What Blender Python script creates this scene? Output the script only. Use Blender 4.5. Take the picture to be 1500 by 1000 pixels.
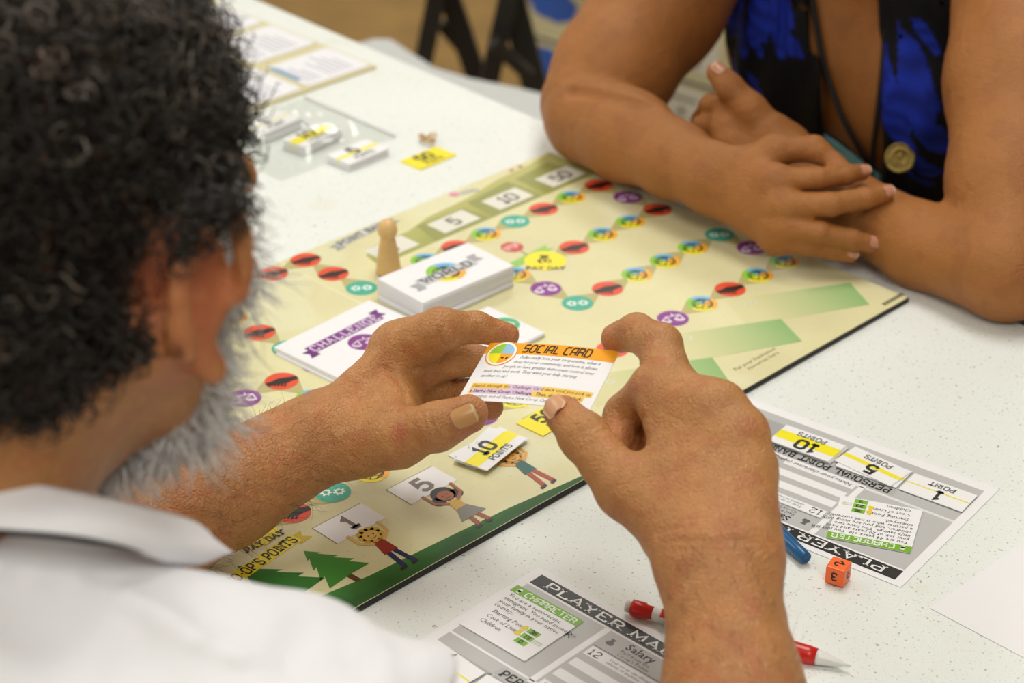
import bpy, bmesh, math, random
import numpy as np
from mathutils import Vector, Matrix

# ------------------------------------------------------------------ scene reset
for _o in list(bpy.data.objects):
    bpy.data.objects.remove(_o)
scene = bpy.context.scene
COL = scene.collection

# ------------------------------------------------------------------ frame of the place
# metres; table top is near z = 0.74, X = right, Y = away from the photographer, Z = up
U = 0.034                                   # one space of the board's path grid
ZB = 0.7445                                 # top of the game board
ZT = 0.740                                  # top of the table
RC = np.array([[-0.70837726, 0.70582913, 0.00262587],
               [0.34330706, 0.34779221, -0.87245678],
               [-0.61671867, -0.61712707, -0.48868422]])
CL = np.array([34.72809778, 31.64790654, 21.72654926])      # camera in grid units
OL = np.array([7.309, 4.211])
_f = RC[2, :2] / np.linalg.norm(RC[2, :2])
_r = np.array([_f[1], -_f[0]])
L2W = np.array([[_r[0], _r[1], 0], [_f[0], _f[1], 0], [0, 0, 1.0]])


def G(a, b, h=0.0):
    """grid coordinates of the board (and height in metres above it) -> world"""
    d = np.array([a - OL[0], b - OL[1]])
    return Vector((float(d @ _r) * U, float(d @ _f) * U, ZB + h))


CAMR = L2W @ RC.T                           # columns: right, down, forward
CAMP = np.array([float((CL[:2] - OL) @ _r) * U, float((CL[:2] - OL) @ _f) * U, ZB + CL[2] * U])
FPX = 2967.35


def px(u, v, d):
    """point seen at photo pixel u, v at distance d (m) along the optical axis"""
    return CAMP + CAMR @ np.array([(u - 750) / FPX * d, (v - 500) / FPX * d, d])


def tb(u, v, h=0.0):
    """point seen at photo pixel u, v at height h above the table"""
    w = CAMR @ np.array([(u - 750) / FPX, (v - 500) / FPX, 1.0])
    return CAMP + w * ((ZT + h - CAMP[2]) / w[2])


# ------------------------------------------------------------------ camera
cam = bpy.data.cameras.new('camera')
cam.sensor_width = 36.0
cam.lens = FPX / 1500 * 36.0
cam.clip_start = 0.05
cam.clip_end = 60
cam_ob = bpy.data.objects.new('camera', cam)
COL.objects.link(cam_ob)
_m = np.eye(4)
_m[:3, 0] = CAMR[:, 0]
_m[:3, 1] = -CAMR[:, 1]
_m[:3, 2] = -CAMR[:, 2]
_m[:3, 3] = CAMP
cam_ob.matrix_world = Matrix(_m.tolist())
cam.dof.use_dof = True
cam.dof.focus_distance = 1.27
cam.dof.aperture_fstop = 7.0
scene.camera = cam_ob

# ------------------------------------------------------------------ world, lamps, exposure
world = bpy.data.worlds.new('world')
scene.world = world
world.use_nodes = True
world.node_tree.nodes['Background'].inputs[0].default_value = (0.9, 0.95, 1.0, 1)
world.node_tree.nodes['Background'].inputs[1].default_value = 0.3
scene.view_settings.view_transform = 'Standard'
scene.view_settings.look = 'None'
scene.view_settings.gamma = 1.0
scene.view_settings.use_curve_mapping = False
scene.view_settings.exposure = 0.0
LAMP_POWER = 18.5
LAMP_COLOR = (1.0, 0.995, 0.95)
LAMPS = [(-2.2, -1.9), (0.3, -1.9), (-2.2, 0.4), (0.3, 0.4), (-2.2, 2.6), (0.3, 2.6)]
for _x, _y in LAMPS:
    _l = bpy.data.lights.new('fluorescent_lamp', 'AREA')
    _l.shape = 'RECTANGLE'
    _l.size = 0.56
    _l.size_y = 1.16
    _l.energy = LAMP_POWER
    _l.color = LAMP_COLOR
    _lo = bpy.data.objects.new('fluorescent_lamp', _l)
    _lo.location = (_x, _y, 2.755)
    COL.objects.link(_lo)


# ------------------------------------------------------------------ materials
def lin(c):
    return tuple(((x / 255.0) / 12.92 if x / 255.0 <= 0.04045 else ((x / 255.0 + 0.055) / 1.055) ** 2.4) for x in c)


MATS = {}


def mat(name, rgb, rough=0.5, metal=0.0, noise=None, bump=None, spec=0.5, sss=0.0, emit=0.0, attr=False, coords='Object', speck=None, cell=None):
    """rgb is sRGB 0..255; noise = (scale, amount); bump = (scale, strength)"""
    if name in MATS:
        return MATS[name]
    m = bpy.data.materials.new(name)
    m.use_nodes = True
    nt = m.node_tree
    b = nt.nodes['Principled BSDF']
    c = lin(rgb)
    b.inputs['Base Color'].default_value = (*c, 1)
    b.inputs['Roughness'].default_value = rough
    b.inputs['Metallic'].default_value = metal
    b.inputs['Specular IOR Level'].default_value = spec
    tc = nt.nodes.new('ShaderNodeTexCoord')
    src = None
    if attr:
        at = nt.nodes.new('ShaderNodeAttribute')
        at.attribute_name = 'Col'
        src = at.outputs['Color']
    if noise:
        n = nt.nodes.new('ShaderNodeTexNoise')
        n.inputs['Scale'].default_value = noise[0]
        n.inputs['Detail'].default_value = 5
        nt.links.new(tc.outputs[coords], n.inputs['Vector'])
        mr = nt.nodes.new('ShaderNodeMapRange')
        mr.inputs['From Min'].default_value = 0.3
        mr.inputs['From Max'].default_value = 0.7
        mr.inputs['To Min'].default_value = 1 - noise[1]
        mr.inputs['To Max'].default_value = 1 + noise[1]
        nt.links.new(n.outputs['Fac'], mr.inputs['Value'])
        mx = nt.nodes.new('ShaderNodeVectorMath')
        mx.operation = 'SCALE'
        if src is not None:
            nt.links.new(src, mx.inputs[0])
        else:
            mx.inputs[0].default_value = c
        nt.links.new(mr.outputs['Result'], mx.inputs['Scale'])
        src = mx.outputs['Vector']
    if speck:
        for sc, thr, col, fac in speck:
            v = nt.nodes.new('ShaderNodeTexNoise')
            v.inputs['Scale'].default_value = sc
            v.inputs['Detail'].default_value = 2
            nt.links.new(tc.outputs[coords], v.inputs['Vector'])
            mr = nt.nodes.new('ShaderNodeMapRange')
            mr.inputs['From Min'].default_value = thr
            mr.inputs['From Max'].default_value = thr + 0.05
            mr.inputs['To Min'].default_value = 0
            mr.inputs['To Max'].default_value = fac
            nt.links.new(v.outputs['Fac'], mr.inputs['Value'])
            mix = nt.nodes.new('ShaderNodeMix')
            mix.data_type = 'RGBA'
            nt.links.new(mr.outputs['Result'], mix.inputs['Factor'])
            if src is not None:
                nt.links.new(src, mix.inputs['A'])
            else:
                mix.inputs['A'].default_value = (*c, 1)
            mix.inputs['B'].default_value = (*lin(col), 1)
            src = mix.outputs['Result']
    if src is not None:
        nt.links.new(src, b.inputs['Base Color'])
    if bump:
        n = nt.nodes.new('ShaderNodeTexNoise')
        n.inputs['Scale'].default_value = bump[0]
        n.inputs['Detail'].default_value = 4
        nt.links.new(tc.outputs[coords], n.inputs['Vector'])
        bp = nt.nodes.new('ShaderNodeBump')
        bp.inputs['Strength'].default_value = bump[1]
        bp.inputs['Distance'].default_value = 0.002
        nt.links.new(n.outputs['Fac'], bp.inputs['Height'])
        nt.links.new(bp.outputs['Normal'], b.inputs['Normal'])
        if cell:                              # fine polygonal skin lines
            vo = nt.nodes.new('ShaderNodeTexVoronoi')
            vo.feature = 'DISTANCE_TO_EDGE'
            vo.inputs['Scale'].default_value = cell[0]
            wn_ = nt.nodes.new('ShaderNodeTexNoise')
            wn_.inputs['Scale'].default_value = cell[0] * .3
            nt.links.new(tc.outputs[coords], wn_.inputs['Vector'])
            ad = nt.nodes.new('ShaderNodeVectorMath')
            ad.operation = 'MULTIPLY_ADD'
            nt.links.new(wn_.outputs['Color'], ad.inputs[0])
            ad.inputs[1].default_value = (.006, .006, .006)
            nt.links.new(tc.outputs[coords], ad.inputs[2])
            nt.links.new(ad.outputs[0], vo.inputs['Vector'])
            mr = nt.nodes.new('ShaderNodeMapRange')
            mr.inputs['From Max'].default_value = 0.12
            nt.links.new(vo.outputs['Distance'], mr.inputs['Value'])
            b2 = nt.nodes.new('ShaderNodeBump')
            b2.inputs['Strength'].default_value = cell[1]
            b2.inputs['Distance'].default_value = 0.0006
            nt.links.new(mr.outputs['Result'], b2.inputs['Height'])
            nt.links.new(bp.outputs['Normal'], b2.inputs['Normal'])
            nt.links.new(b2.outputs['Normal'], b.inputs['Normal'])
    if sss:
        b.inputs['Subsurface Weight'].default_value = sss
        b.inputs['Subsurface Radius'].default_value = (1.0, 0.35, 0.2)
        b.inputs['Subsurface Scale'].default_value = 0.006
    if emit:
        b.inputs['Emission Color'].default_value = (*c, 1)
        b.inputs['Emission Strength'].default_value = emit
    MATS[name] = m
    return m


def ink(rgb, rough=0.45):
    return mat('print_%d_%d_%d' % rgb, rgb, rough)


BLACK = (22, 22, 20)
WHITE = (240, 240, 240)


# ------------------------------------------------------------------ object helpers
def link(o, parent=None):
    COL.objects.link(o)
    if parent is not None:
        o.parent = parent
    return o


def tag(o, label=None, cat=None, group=None, kind=None):
    if label:
        o['label'] = label
    if cat:
        o['category'] = cat
    if group:
        o['group'] = group
    if kind:
        o['kind'] = kind
    return o


def mobj(name, verts, faces, material, parent=None, smooth=False, matrix=None):
    me = bpy.data.meshes.new(name)
    me.from_pydata([tuple(v) for v in verts], [], [tuple(f) for f in faces])
    me.update()
    if material:
        me.materials.append(material)
    if smooth:
        me.polygons.foreach_set('use_smooth', [True] * len(me.polygons))
    o = bpy.data.objects.new(name, me)
    if matrix is not None:
        o.matrix_world = matrix
    return link(o, parent)


def bobj(name, bm, material, parent=None, smooth=False, matrix=None):
    me = bpy.data.meshes.new(name)
    bmesh.ops.recalc_face_normals(bm, faces=bm.faces)
    bm.to_mesh(me)
    bm.free()
    if material:
        me.materials.append(material)
    if smooth:
        me.polygons.foreach_set('use_smooth', [True] * len(me.polygons))
    o = bpy.data.objects.new(name, me)
    if matrix is not None:
        o.matrix_world = matrix
    return link(o, parent)


def empty(name, matrix=None, parent=None):
    o = bpy.data.objects.new(name, None)
    o.empty_display_size = 0.05
    if matrix is not None:
        o.matrix_world = matrix
    return link(o, parent)


def same(name, src, parent, loc=(0, 0, 0), rz=0.0):
    o = bpy.data.objects.new(name, src.data)
    o.location = loc
    o.rotation_euler = (0, 0, rz)
    return link(o, parent)


def box_bm(bm, x0, x1, y0, y1, z0, z1, bevel=0.0, seg=2):
    r = bmesh.ops.create_cube(bm, size=1.0)
    vs = r['verts']
    bmesh.ops.transform(bm, matrix=Matrix.Translation(((x0 + x1) / 2, (y0 + y1) / 2, (z0 + z1) / 2)) @ Matrix.Diagonal((x1 - x0, y1 - y0, z1 - z0, 1)), verts=vs)
    if bevel:
        es = list({e for v in vs for e in v.link_edges})
        bmesh.ops.bevel(bm, geom=es, offset=bevel, segments=seg, affect='EDGES', profile=0.6)


def prism(name, pts, z0, z1, material, parent=None, matrix=None, bevel=0.0):
    """closed 2-D outline extruded from z0 to z1"""
    bm = bmesh.new()
    vs = [bm.verts.new((x, y, z0)) for x, y in pts]
    f = bm.faces.new(vs)
    r = bmesh.ops.extrude_face_region(bm, geom=[f])
    tv = [g for g in r['geom'] if isinstance(g, bmesh.types.BMVert)]
    bmesh.ops.translate(bm, verts=tv, vec=(0, 0, z1 - z0))
    if bevel:
        es = [e for e in bm.edges if abs(e.verts[0].co.z - e.verts[1].co.z) < 1e-6]
        bmesh.ops.bevel(bm, geom=es, offset=bevel, segments=3, affect='EDGES', profile=0.5)
    return bobj(name, bm, material, parent, False, matrix)


def tube_mesh(paths, radii, sides=8, caps=True):
    """paths: list of (n,3); radii: list of n radii -> verts, faces"""
    V, F = [], []
    for pts, rr in zip(paths, radii):
        pts = np.asarray(pts, float)
        n = len(pts)
        t = np.gradient(pts, axis=0)
        t /= np.linalg.norm(t, axis=1)[:, None] + 1e-12
        ref = np.array([0, 0, 1.0]) if abs(t[0][2]) < 0.9 else np.array([1.0, 0, 0])
        base = len(V)
        for i in range(n):
            x = np.cross(ref, t[i])
            x /= np.linalg.norm(x) + 1e-12
            y = np.cross(t[i], x)
            ref = np.cross(t[i], x) * 0 + ref
            for k in range(sides):
                an = 2 * math.pi * k / sides
                V.append(pts[i] + rr[i] * (math.cos(an) * x + math.sin(an) * y))
        for i in range(n - 1):
            for k in range(sides):
                k2 = (k + 1) % sides
                F.append((base + i * sides + k, base + i * sides + k2, base + (i + 1) * sides + k2, base + (i + 1) * sides + k))
        if caps:
            F.append(tuple(base + k for k in range(sides))[::-1])
            F.append(tuple(base + (n - 1) * sides + k for k in range(sides)))
    return V, F


def lathe(name, prof, material, parent=None, seg=24, matrix=None):
    V, F = [], []
    for r, z in prof:
        for k in range(seg):
            an = 2 * math.pi * k / seg
            V.append((r * math.cos(an), r * math.sin(an), z))
    for i in range(len(prof) - 1):
        for k in range(seg):
            k2 = (k + 1) % seg
            F.append((i * seg + k, i * seg + k2, (i + 1) * seg + k2, (i + 1) * seg + k))
    F.append(tuple(range(seg))[::-1])
    F.append(tuple((len(prof) - 1) * seg + k for k in range(seg)))
    return mobj(name, V, F, material, parent, True, matrix)


# ------------------------------------------------------------------ flat print: polygons and lettering on a local XY plane
LAY = 0.00007


class Art:
    """flat polygons collected for one printed part"""

    def __init__(self):
        self.V, self.F = [], []

    def poly(self, pts, z=0.0):
        b = len(self.V)
        self.V += [(p[0], p[1], z) for p in pts]
        self.F.append(tuple(range(b, b + len(pts))))
        return self

    def rect(self, x0, y0, x1, y1, z=0.0):
        return self.poly([(x0, y0), (x1, y0), (x1, y1), (x0, y1)], z)

    def disc(self, cx, cy, r, n=28, a0=0.0, a1=360.0, ry=None):
        ry = r if ry is None else ry
        full = abs(a1 - a0) >= 360
        k = n if full else n + 1
        pts = [(cx + r * math.cos(math.radians(a0 + (a1 - a0) * i / n)), cy + ry * math.sin(math.radians(a0 + (a1 - a0) * i / n))) for i in range(k)]
        if not full:
            pts.append((cx, cy))
        return self.poly(pts)

    def ring(self, cx, cy, r0, r1, n=24, a0=0.0, a1=360.0):
        for i in range(n):
            t0, t1 = (math.radians(a0 + (a1 - a0) * (i + j) / n) for j in (0, 1))
            self.poly([(cx + r0 * math.cos(t0), cy + r0 * math.sin(t0)), (cx + r1 * math.cos(t0), cy + r1 * math.sin(t0)),
                       (cx + r1 * math.cos(t1), cy + r1 * math.sin(t1)), (cx + r0 * math.cos(t1), cy + r0 * math.sin(t1))])
        return self

    def line(self, pts, t):
        """mitred ribbon of width t"""
        P = [np.array(p, float) for p in pts]
        closed = np.linalg.norm(P[0] - P[-1]) < 1e-9 and len(P) > 2
        if closed:
            P = P[:-1]
        n = len(P)
        Lf, Rt = [], []
        for i in range(n):
            d0 = P[i] - P[i - 1] if (i > 0 or closed) else P[1] - P[0]
            d1 = P[(i + 1) % n] - P[i] if (i < n - 1 or closed) else P[i] - P[i - 1]
            d0 = d0 / (np.linalg.norm(d0) + 1e-12)
            d1 = d1 / (np.linalg.norm(d1) + 1e-12)
            m = np.array([-d0[1] - d1[1], d0[0] + d1[0]])
            m /= np.linalg.norm(m) + 1e-12
            c = max(0.45, m @ np.array([-d0[1], d0[0]]))
            Lf.append(P[i] + m * t / 2 / c)
            Rt.append(P[i] - m * t / 2 / c)
        for i in range(n if closed else n - 1):
            j = (i + 1) % n
            self.poly([Rt[i], Rt[j], Lf[j], Lf[i]])
        return self

    def map(self, f):
        self.V = [(*f(v[0], v[1]), v[2]) for v in self.V]
        return self

    def add(self, other, f=None):
        b = len(self.V)
        self.V += [((*f(v[0], v[1]), v[2]) if f else v) for v in other.V]
        self.F += [tuple(i + b for i in q) for q in other.F]
        return self

    def put(self, name, rgb, parent, layer=1, z=0.0, material=None):
        V = [(v[0], v[1], v[2] + z + layer * LAY) for v in self.V]
        F = []
        for q in self.F:        # all faces look up
            ar = sum(V[q[i]][0] * V[q[(i + 1) % len(q)]][1] - V[q[(i + 1) % len(q)]][0] * V[q[i]][1] for i in range(len(q)))
            F.append(q if ar > 0 else q[::-1])
        return mobj(name, V, F, material or ink(rgb), parent)


GL = {
    'A': '0,0 .36,1 .72,0|.14,.36 .58,.36', 'B': '.1,0 .1,1 .5,1 .66,.88 .66,.63 .52,.52 .1,.52|.52,.52 .7,.4 .7,.14 .54,0 .1,0',
    'C': '.7,.72 .7,.84 .54,1 .18,1 .02,.84 .02,.16 .18,0 .54,0 .7,.16 .7,.28', 'D': '.1,0 .1,1 .5,1 .7,.8 .7,.2 .5,0 .1,0',
    'E': '.66,.8 .66,1 .08,1 .08,0 .68,0 .68,.22|.08,.52 .5,.52', 'F': '.66,.8 .66,1 .08,1 .08,0|.08,.5 .5,.5',
    'G': '.7,.74 .7,.84 .54,1 .18,1 .02,.84 .02,.16 .18,0 .54,0 .7,.16 .7,.45 .42,.45', 'H': '.06,0 .06,1|.68,0 .68,1|.06,.5 .68,.5',
    'I': '.2,0 .2,1', 'K': '.06,0 .06,1|.66,1 .1,.45|.26,.58 .7,0', 'L': '.08,1 .08,0 .62,0 .62,.24', 'M': '.04,0 .1,1 .45,.3 .8,1 .86,0',
    'N': '.06,0 .06,1 .68,0 .68,1', 'O': '.2,0 .54,0 .72,.18 .72,.82 .54,1 .2,1 .02,.82 .02,.18 .2,0', 'P': '.1,0 .1,1 .52,1 .7,.86 .7,.6 .52,.45 .1,.45',
    'R': '.1,0 .1,1 .52,1 .68,.86 .68,.62 .52,.48 .1,.48|.4,.48 .72,0', 'S': '.66,.76 .66,.86 .52,1 .18,1 .04,.86 .04,.66 .18,.54 .54,.48 .68,.36 .68,.14 .54,0 .18,0 .04,.14 .04,.26',
    'T': '.02,.78 .02,1 .7,1 .7,.78|.36,1 .36,0', 'U': '.06,1 .06,.16 .22,0 .52,0 .68,.16 .68,1', 'W': '.02,1 .2,0 .44,.75 .68,0 .86,1', 'Y': '.02,1 .36,.5 .7,1|.36,.5 .36,0',
    '0': '.18,0 .5,0 .66,.16 .66,.84 .5,1 .18,1 .02,.84 .02,.16 .18,0', '1': '.04,.78 .26,1 .26,0|.06,0 .46,0', '2': '.04,.74 .04,.84 .2,1 .5,1 .66,.84 .66,.62 .06,.12 .06,0 .68,0 .68,.16',
    '3': '.04,.84 .2,1 .5,1 .66,.86 .66,.66 .5,.54 .24,.54|.5,.54 .66,.42 .66,.14 .5,0 .2,0 .04,.16', '5': '.62,1 .1,1 .06,.52 .2,.6 .5,.6 .66,.46 .66,.14 .5,0 .2,0 .04,.16',
    '6': '.6,.86 .5,1 .2,1 .04,.84 .04,.14 .2,0 .5,0 .66,.14 .66,.42 .5,.56 .04,.5', '9': '.1,.14 .2,0 .5,0 .66,.16 .66,.86 .5,1 .2,1 .04,.86 .04,.58 .2,.44 .66,.5',
    '-': '.06,.48 .4,.48', "'": '.1,1 .1,.72', '!': '.1,1 .1,.3|.1,.1 .1,0', '.': '.08,0 .08,.12', ':': '.08,.1 .08,.24|.08,.56 .08,.7', ' ': ''}
TECH = dict(GL)
TECH.update({'A': '.02,0 .02,.8 .2,1 .68,1 .68,0|.02,.4 .68,.4', 'R': '.02,0 .02,1 .5,1 .66,.84 .66,.62 .54,.5 .02,.5|.34,.5 .66,.3 .66,0', 'C': '.66,1 .18,1 .02,.84 .02,.16 .18,0 .66,0',
             'S': '.66,1 .16,1 .04,.86 .04,.54 .66,.5 .66,.14 .54,0 .02,0', 'D': '.02,0 .02,1 .5,1 .68,.8 .68,.2 .5,0 .02,0', 'T': '.02,1 .7,1|.36,1 .36,0', 'E': '.66,1 .04,1 .04,0 .66,0|.04,.52 .56,.52', 'L': '.06,1 .06,0 .62,0'})


def letters(s, h, t=0.17, slab=True, font=None, space=0.26, shear=0.0, sx=1.0):
    """stroke lettering, baseline at y = 0, starts at x = 0; returns (Art, width)"""
    font = font or GL
    A = Art()
    x = 0.0
    for ch in s:
        g = font.get(ch, '')
        w = 0.0
        for st in g.split('|') if g else []:
            P = [tuple(float(q) for q in p.split(',')) for p in st.split()]
            w = max(w, max(p[0] for p in P))
            A.line([((p[0] * sx + x + shear * p[1]) * h, p[1] * h) for p in P], t * h)
            if slab and not (P[0] == P[-1]):
                for e, n in ((P[0], P[1]), (P[-1], P[-2])):
                    if e[1] in (0.0, 1.0) and abs(n[1] - e[1]) > abs(n[0] - e[0]) * 0.8 and ch not in "CGS!'.:":
                        A.line([((e[0] * sx + x - t * 1.15 + shear * e[1]) * h, (e[1] + (t / 2.6 if e[1] == 0 else -t / 2.6)) * h), ((e[0] * sx + x + t * 1.15 + shear * e[1]) * h, (e[1] + (t / 2.6 if e[1] == 0 else -t / 2.6)) * h)], t * 0.75 * h)
        x += (w * sx + space) if g else 0.45
    return A, (x - space) * h


def stroke(name, s, x, y, h, rgb, parent, layer=2, width=None, center=False, rot=0.0, **kw):
    A, w = letters(s, h, **kw)
    k = width / w if width else 1.0
    if center:
        x = x - w * k / 2 * math.cos(rot)
        y = y - w * k / 2 * math.sin(rot)
    c, sn = math.cos(rot), math.sin(rot)
    A.map(lambda u, v: (x + u * k * c - v * sn, y + u * k * sn + v * c))
    return A.put(name, rgb, parent, layer)


def typed(name, s, x, y, size, rgb, parent, layer=2, width=None, shear=0.0, rot=0.0, res=1, bold=0.0, leading=1.0):
    """ordinary small lettering from the built-in font"""
    cu = bpy.data.curves.new('t', 'FONT')
    cu.body = s
    cu.size = size
    cu.shear = shear
    cu.resolution_u = res
    cu.space_line = leading
    cu.offset = bold
    ob = bpy.data.objects.new('t', cu)
    COL.objects.link(ob)
    dg = bpy.context.evaluated_depsgraph_get()
    me = bpy.data.meshes.new_from_object(ob.evaluated_get(dg))
    me.name = name
    bpy.data.objects.remove(ob)
    bpy.data.curves.remove(cu)
    n = len(me.vertices)
    co = np.zeros(n * 3)
    me.vertices.foreach_get('co', co)
    co = co.reshape(-1, 3)
    k = (width / max(1e-9, co[:, 0].max())) if width else 1.0
    c, sn = math.cos(rot), math.sin(rot)
    q = np.c_[x + co[:, 0] * k * c - co[:, 1] * sn, y + co[:, 0] * k * sn + co[:, 1] * c, np.full(n, layer * LAY)]
    me.vertices.foreach_set('co', q.ravel())
    me.update()
    me.materials.clear()
    me.materials.append(ink(rgb))
    return link(bpy.data.objects.new(name, me), parent)


def frame_matrix(o, x, n=(0, 0, 1)):
    n = np.array(n, float)
    n /= np.linalg.norm(n)
    x = np.array(x, float)
    x = x - n * (x @ n)
    x /= np.linalg.norm(x)
    y = np.cross(n, x)
    M = np.eye(4)
    M[:3, 0], M[:3, 1], M[:3, 2], M[:3, 3] = x, y, n, np.array(o, float)
    return Matrix(M.tolist())


def paper(name, w, h, th, matrix, rgb, label, cat, group=None, rough=0.5, warp=0.0, parent=None):
    """sheet or card: local origin at its lower-left corner on the UPPER face, z = 0 is the upper face"""
    bm = bmesh.new()
    box_bm(bm, 0, w, 0, h, -th, 0)
    o = bobj(name, bm, mat('paper_%d_%d_%d' % rgb, rgb, rough), parent, False, matrix)
    if parent is None:
        tag(o, label, cat, group)
    return o

# ================================================================== THE ROOM
def slab(name, x0, x1, y0, y1, z0, z1, material):
    bm = bmesh.new()
    box_bm(bm, x0, x1, y0, y1, z0, z1)
    o = bobj(name, bm, material)
    return tag(o, kind='structure')


RX0, RX1, RY0, RY1, RH = -3.6, 3.4, -3.4, 4.4, 2.8
slab('floor', RX0, RX1, RY0, RY1, -0.1, 0.0, mat('floor_vinyl', (152, 116, 50), 0.35, noise=(9, 0.16), speck=[(60, 0.6, (112, 82, 36), 0.45)], coords='Object'))
WALLM = mat('wall_paint', (226, 226, 222), 0.8, noise=(3, 0.03))
slab('wall_back', RX0, RX1, RY1, RY1 + 0.1, 0, RH, WALLM)
slab('wall_front', RX0, RX1, RY0 - 0.1, RY0, 0, RH, WALLM)
slab('wall_left', RX0 - 0.1, RX0, RY0, RY1, 0, RH, WALLM)
slab('wall_right', RX1, RX1 + 0.1, RY0, RY1, 0, RH, WALLM)
slab('ceiling', RX0, RX1, RY0, RY1, RH, RH + 0.1, mat('ceiling_tile', (238, 238, 236), 0.9, noise=(40, 0.04)))
for _i, (_x, _y) in enumerate(LAMPS):
    t = empty('ceiling_light', Matrix.Translation((_x, _y, RH)))
    tag(t, 'flat white fluorescent ceiling panel, %s of the six' % ['front left', 'front right', 'middle left', 'middle right', 'back left', 'back right'][_i], 'ceiling light', 'fluorescent ceiling lights')
    bm = bmesh.new()
    for a in ((-0.32, -0.29, -0.62, 0.62), (0.29, 0.32, -0.62, 0.62), (-0.29, 0.29, -0.62, -0.59), (-0.29, 0.29, 0.59, 0.62)):
        box_bm(bm, a[0], a[1], a[2], a[3], -0.03, 0)
    bobj('lamp_frame', bm, mat('lamp_frame', (235, 235, 232), 0.5), t)
    bm = bmesh.new()
    box_bm(bm, -0.29, 0.29, -0.59, 0.59, -0.02, -0.005)
    bobj('diffuser', bm, mat('lamp_diffuser', (250, 248, 240), 0.6, emit=2.0), t)

# ------------------------------------------------------------------ folding table
TE0, TE1 = np.array(G(-2.75, -15.6, ZT - ZB)), np.array(G(-1.68, 11.4, ZT - ZB))                    # far long edge of the table top
_tx = TE1 - TE0
_tx /= np.linalg.norm(_tx)
TM = frame_matrix(TE0, _tx)                              # local x along the far edge, y away
table = empty('folding_table', TM)
tag(table, 'long white speckled plastic folding table under the whole board game', 'table')
TWID = 0.76
TLX0, TLX1 = -0.75, 1.46


def rounded(x0, x1, y0, y1, r, n=6):
    P = []
    for cx, cy, a in ((x1 - r, y1 - r, 0), (x0 + r, y1 - r, 90), (x0 + r, y0 + r, 180), (x1 - r, y0 + r, 270)):
        for i in range(n + 1):
            t = math.radians(a + 90 * i / n)
            P.append((cx + r * math.cos(t), cy + r * math.sin(t)))
    return P


TABM = mat('table_plastic', (234, 238, 234), 0.42, noise=(5, 0.025), bump=(900, 0.25),
           speck=[(420, 0.655, (150, 148, 140), 0.75), (230, 0.69, (120, 118, 112), 0.75), (900, 0.66, (178, 178, 172), 0.7), (14, 0.66, (224, 220, 196), 0.25)])
prism('table_top', rounded(TLX0, TLX1, -TWID, 0, 0.04), -0.022, 0.0, TABM, table, bevel=0.006)
bm = bmesh.new()
for a in ((TLX0 + 0.04, TLX1 - 0.04, -0.055, -0.03), (TLX0 + 0.04, TLX1 - 0.04, -TWID + 0.03, -TWID + 0.055)):
    box_bm(bm, a[0], a[1], a[2], a[3], -0.055, -0.021, 0.004)
bobj('apron_rail', bm, mat('grey_steel', (120, 122, 124), 0.4, 0.6), table)
for lx in (TLX0 + 0.3, TLX1 - 0.3):
    for ly in (-0.1, -TWID + 0.1):
        V, F = tube_mesh([[(lx, ly, -0.05), (lx, ly, -ZT + 0.001)]], [[0.0125] * 2], 10)
        mobj('leg', V, F, mat('grey_steel', (120, 122, 124), 0.4, 0.6), table, True)
    V, F = tube_mesh([[(lx, -0.1, -ZT + 0.12), (lx, -TWID + 0.1, -ZT + 0.12)]], [[0.01] * 2], 10)
    mobj('leg_brace', V, F, mat('grey_steel', (120, 122, 124), 0.4, 0.6), table, True)

# ------------------------------------------------------------------ the game board
BOARDM = frame_matrix(G(0, 0), np.array(G(-1, 0) - G(0, 0)))       # local X = -a, Y = -b
board = empty('game_board', BOARDM)
tag(board, 'large cream and green board game board with a path of round icons', 'game board')


def bl(a, b):
    return (-a * U, -b * U)


A0, A1, B0, B1, AC = -0.62, 17.48, -2.38, 9.13, 8.5
BT = ZB - ZT
for s0, s1 in ((A0, AC - 0.03), (AC + 0.03, A1)):
    bm = bmesh.new()
    x0, y0 = bl(s1, B1)
    x1, y1 = bl(s0, B0)
    box_bm(bm, x0, x1, y0, y1, -BT + 0.0002, -0.0003, 0.0004, 1)
    pn = bobj('board_panel', bm, mat('board_core', (24, 24, 24), 0.6), board)
    bm = bmesh.new()
    box_bm(bm, x0 + (0.0007 if s1 == A1 else -.0002), x1 - (0.0007 if s0 == A0 else -.0002), y0 + 0.0007, y1 - 0.0007, -0.0004, 0.0)
    bobj('printed_face', bm, mat('board_print', (220, 214, 168), 0.45, noise=(11, 0.07), speck=[(7, 0.56, (226, 224, 190), 0.6), (300, 0.62, (205, 196, 140), 0.35)]), pn)
bm = bmesh.new()
x0, y0 = bl(AC + 0.03, B1)
x1, y1 = bl(AC - 0.03, B0)
box_bm(bm, x0, x1, y0 + 0.0005, y1 - 0.0005, -BT + 0.0002, -0.0001)
bobj('fold_hinge', bm, mat('hinge_print', (232, 228, 188), .4), board)


def bart(pts):
    return [bl(*p) for p in pts]


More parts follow.
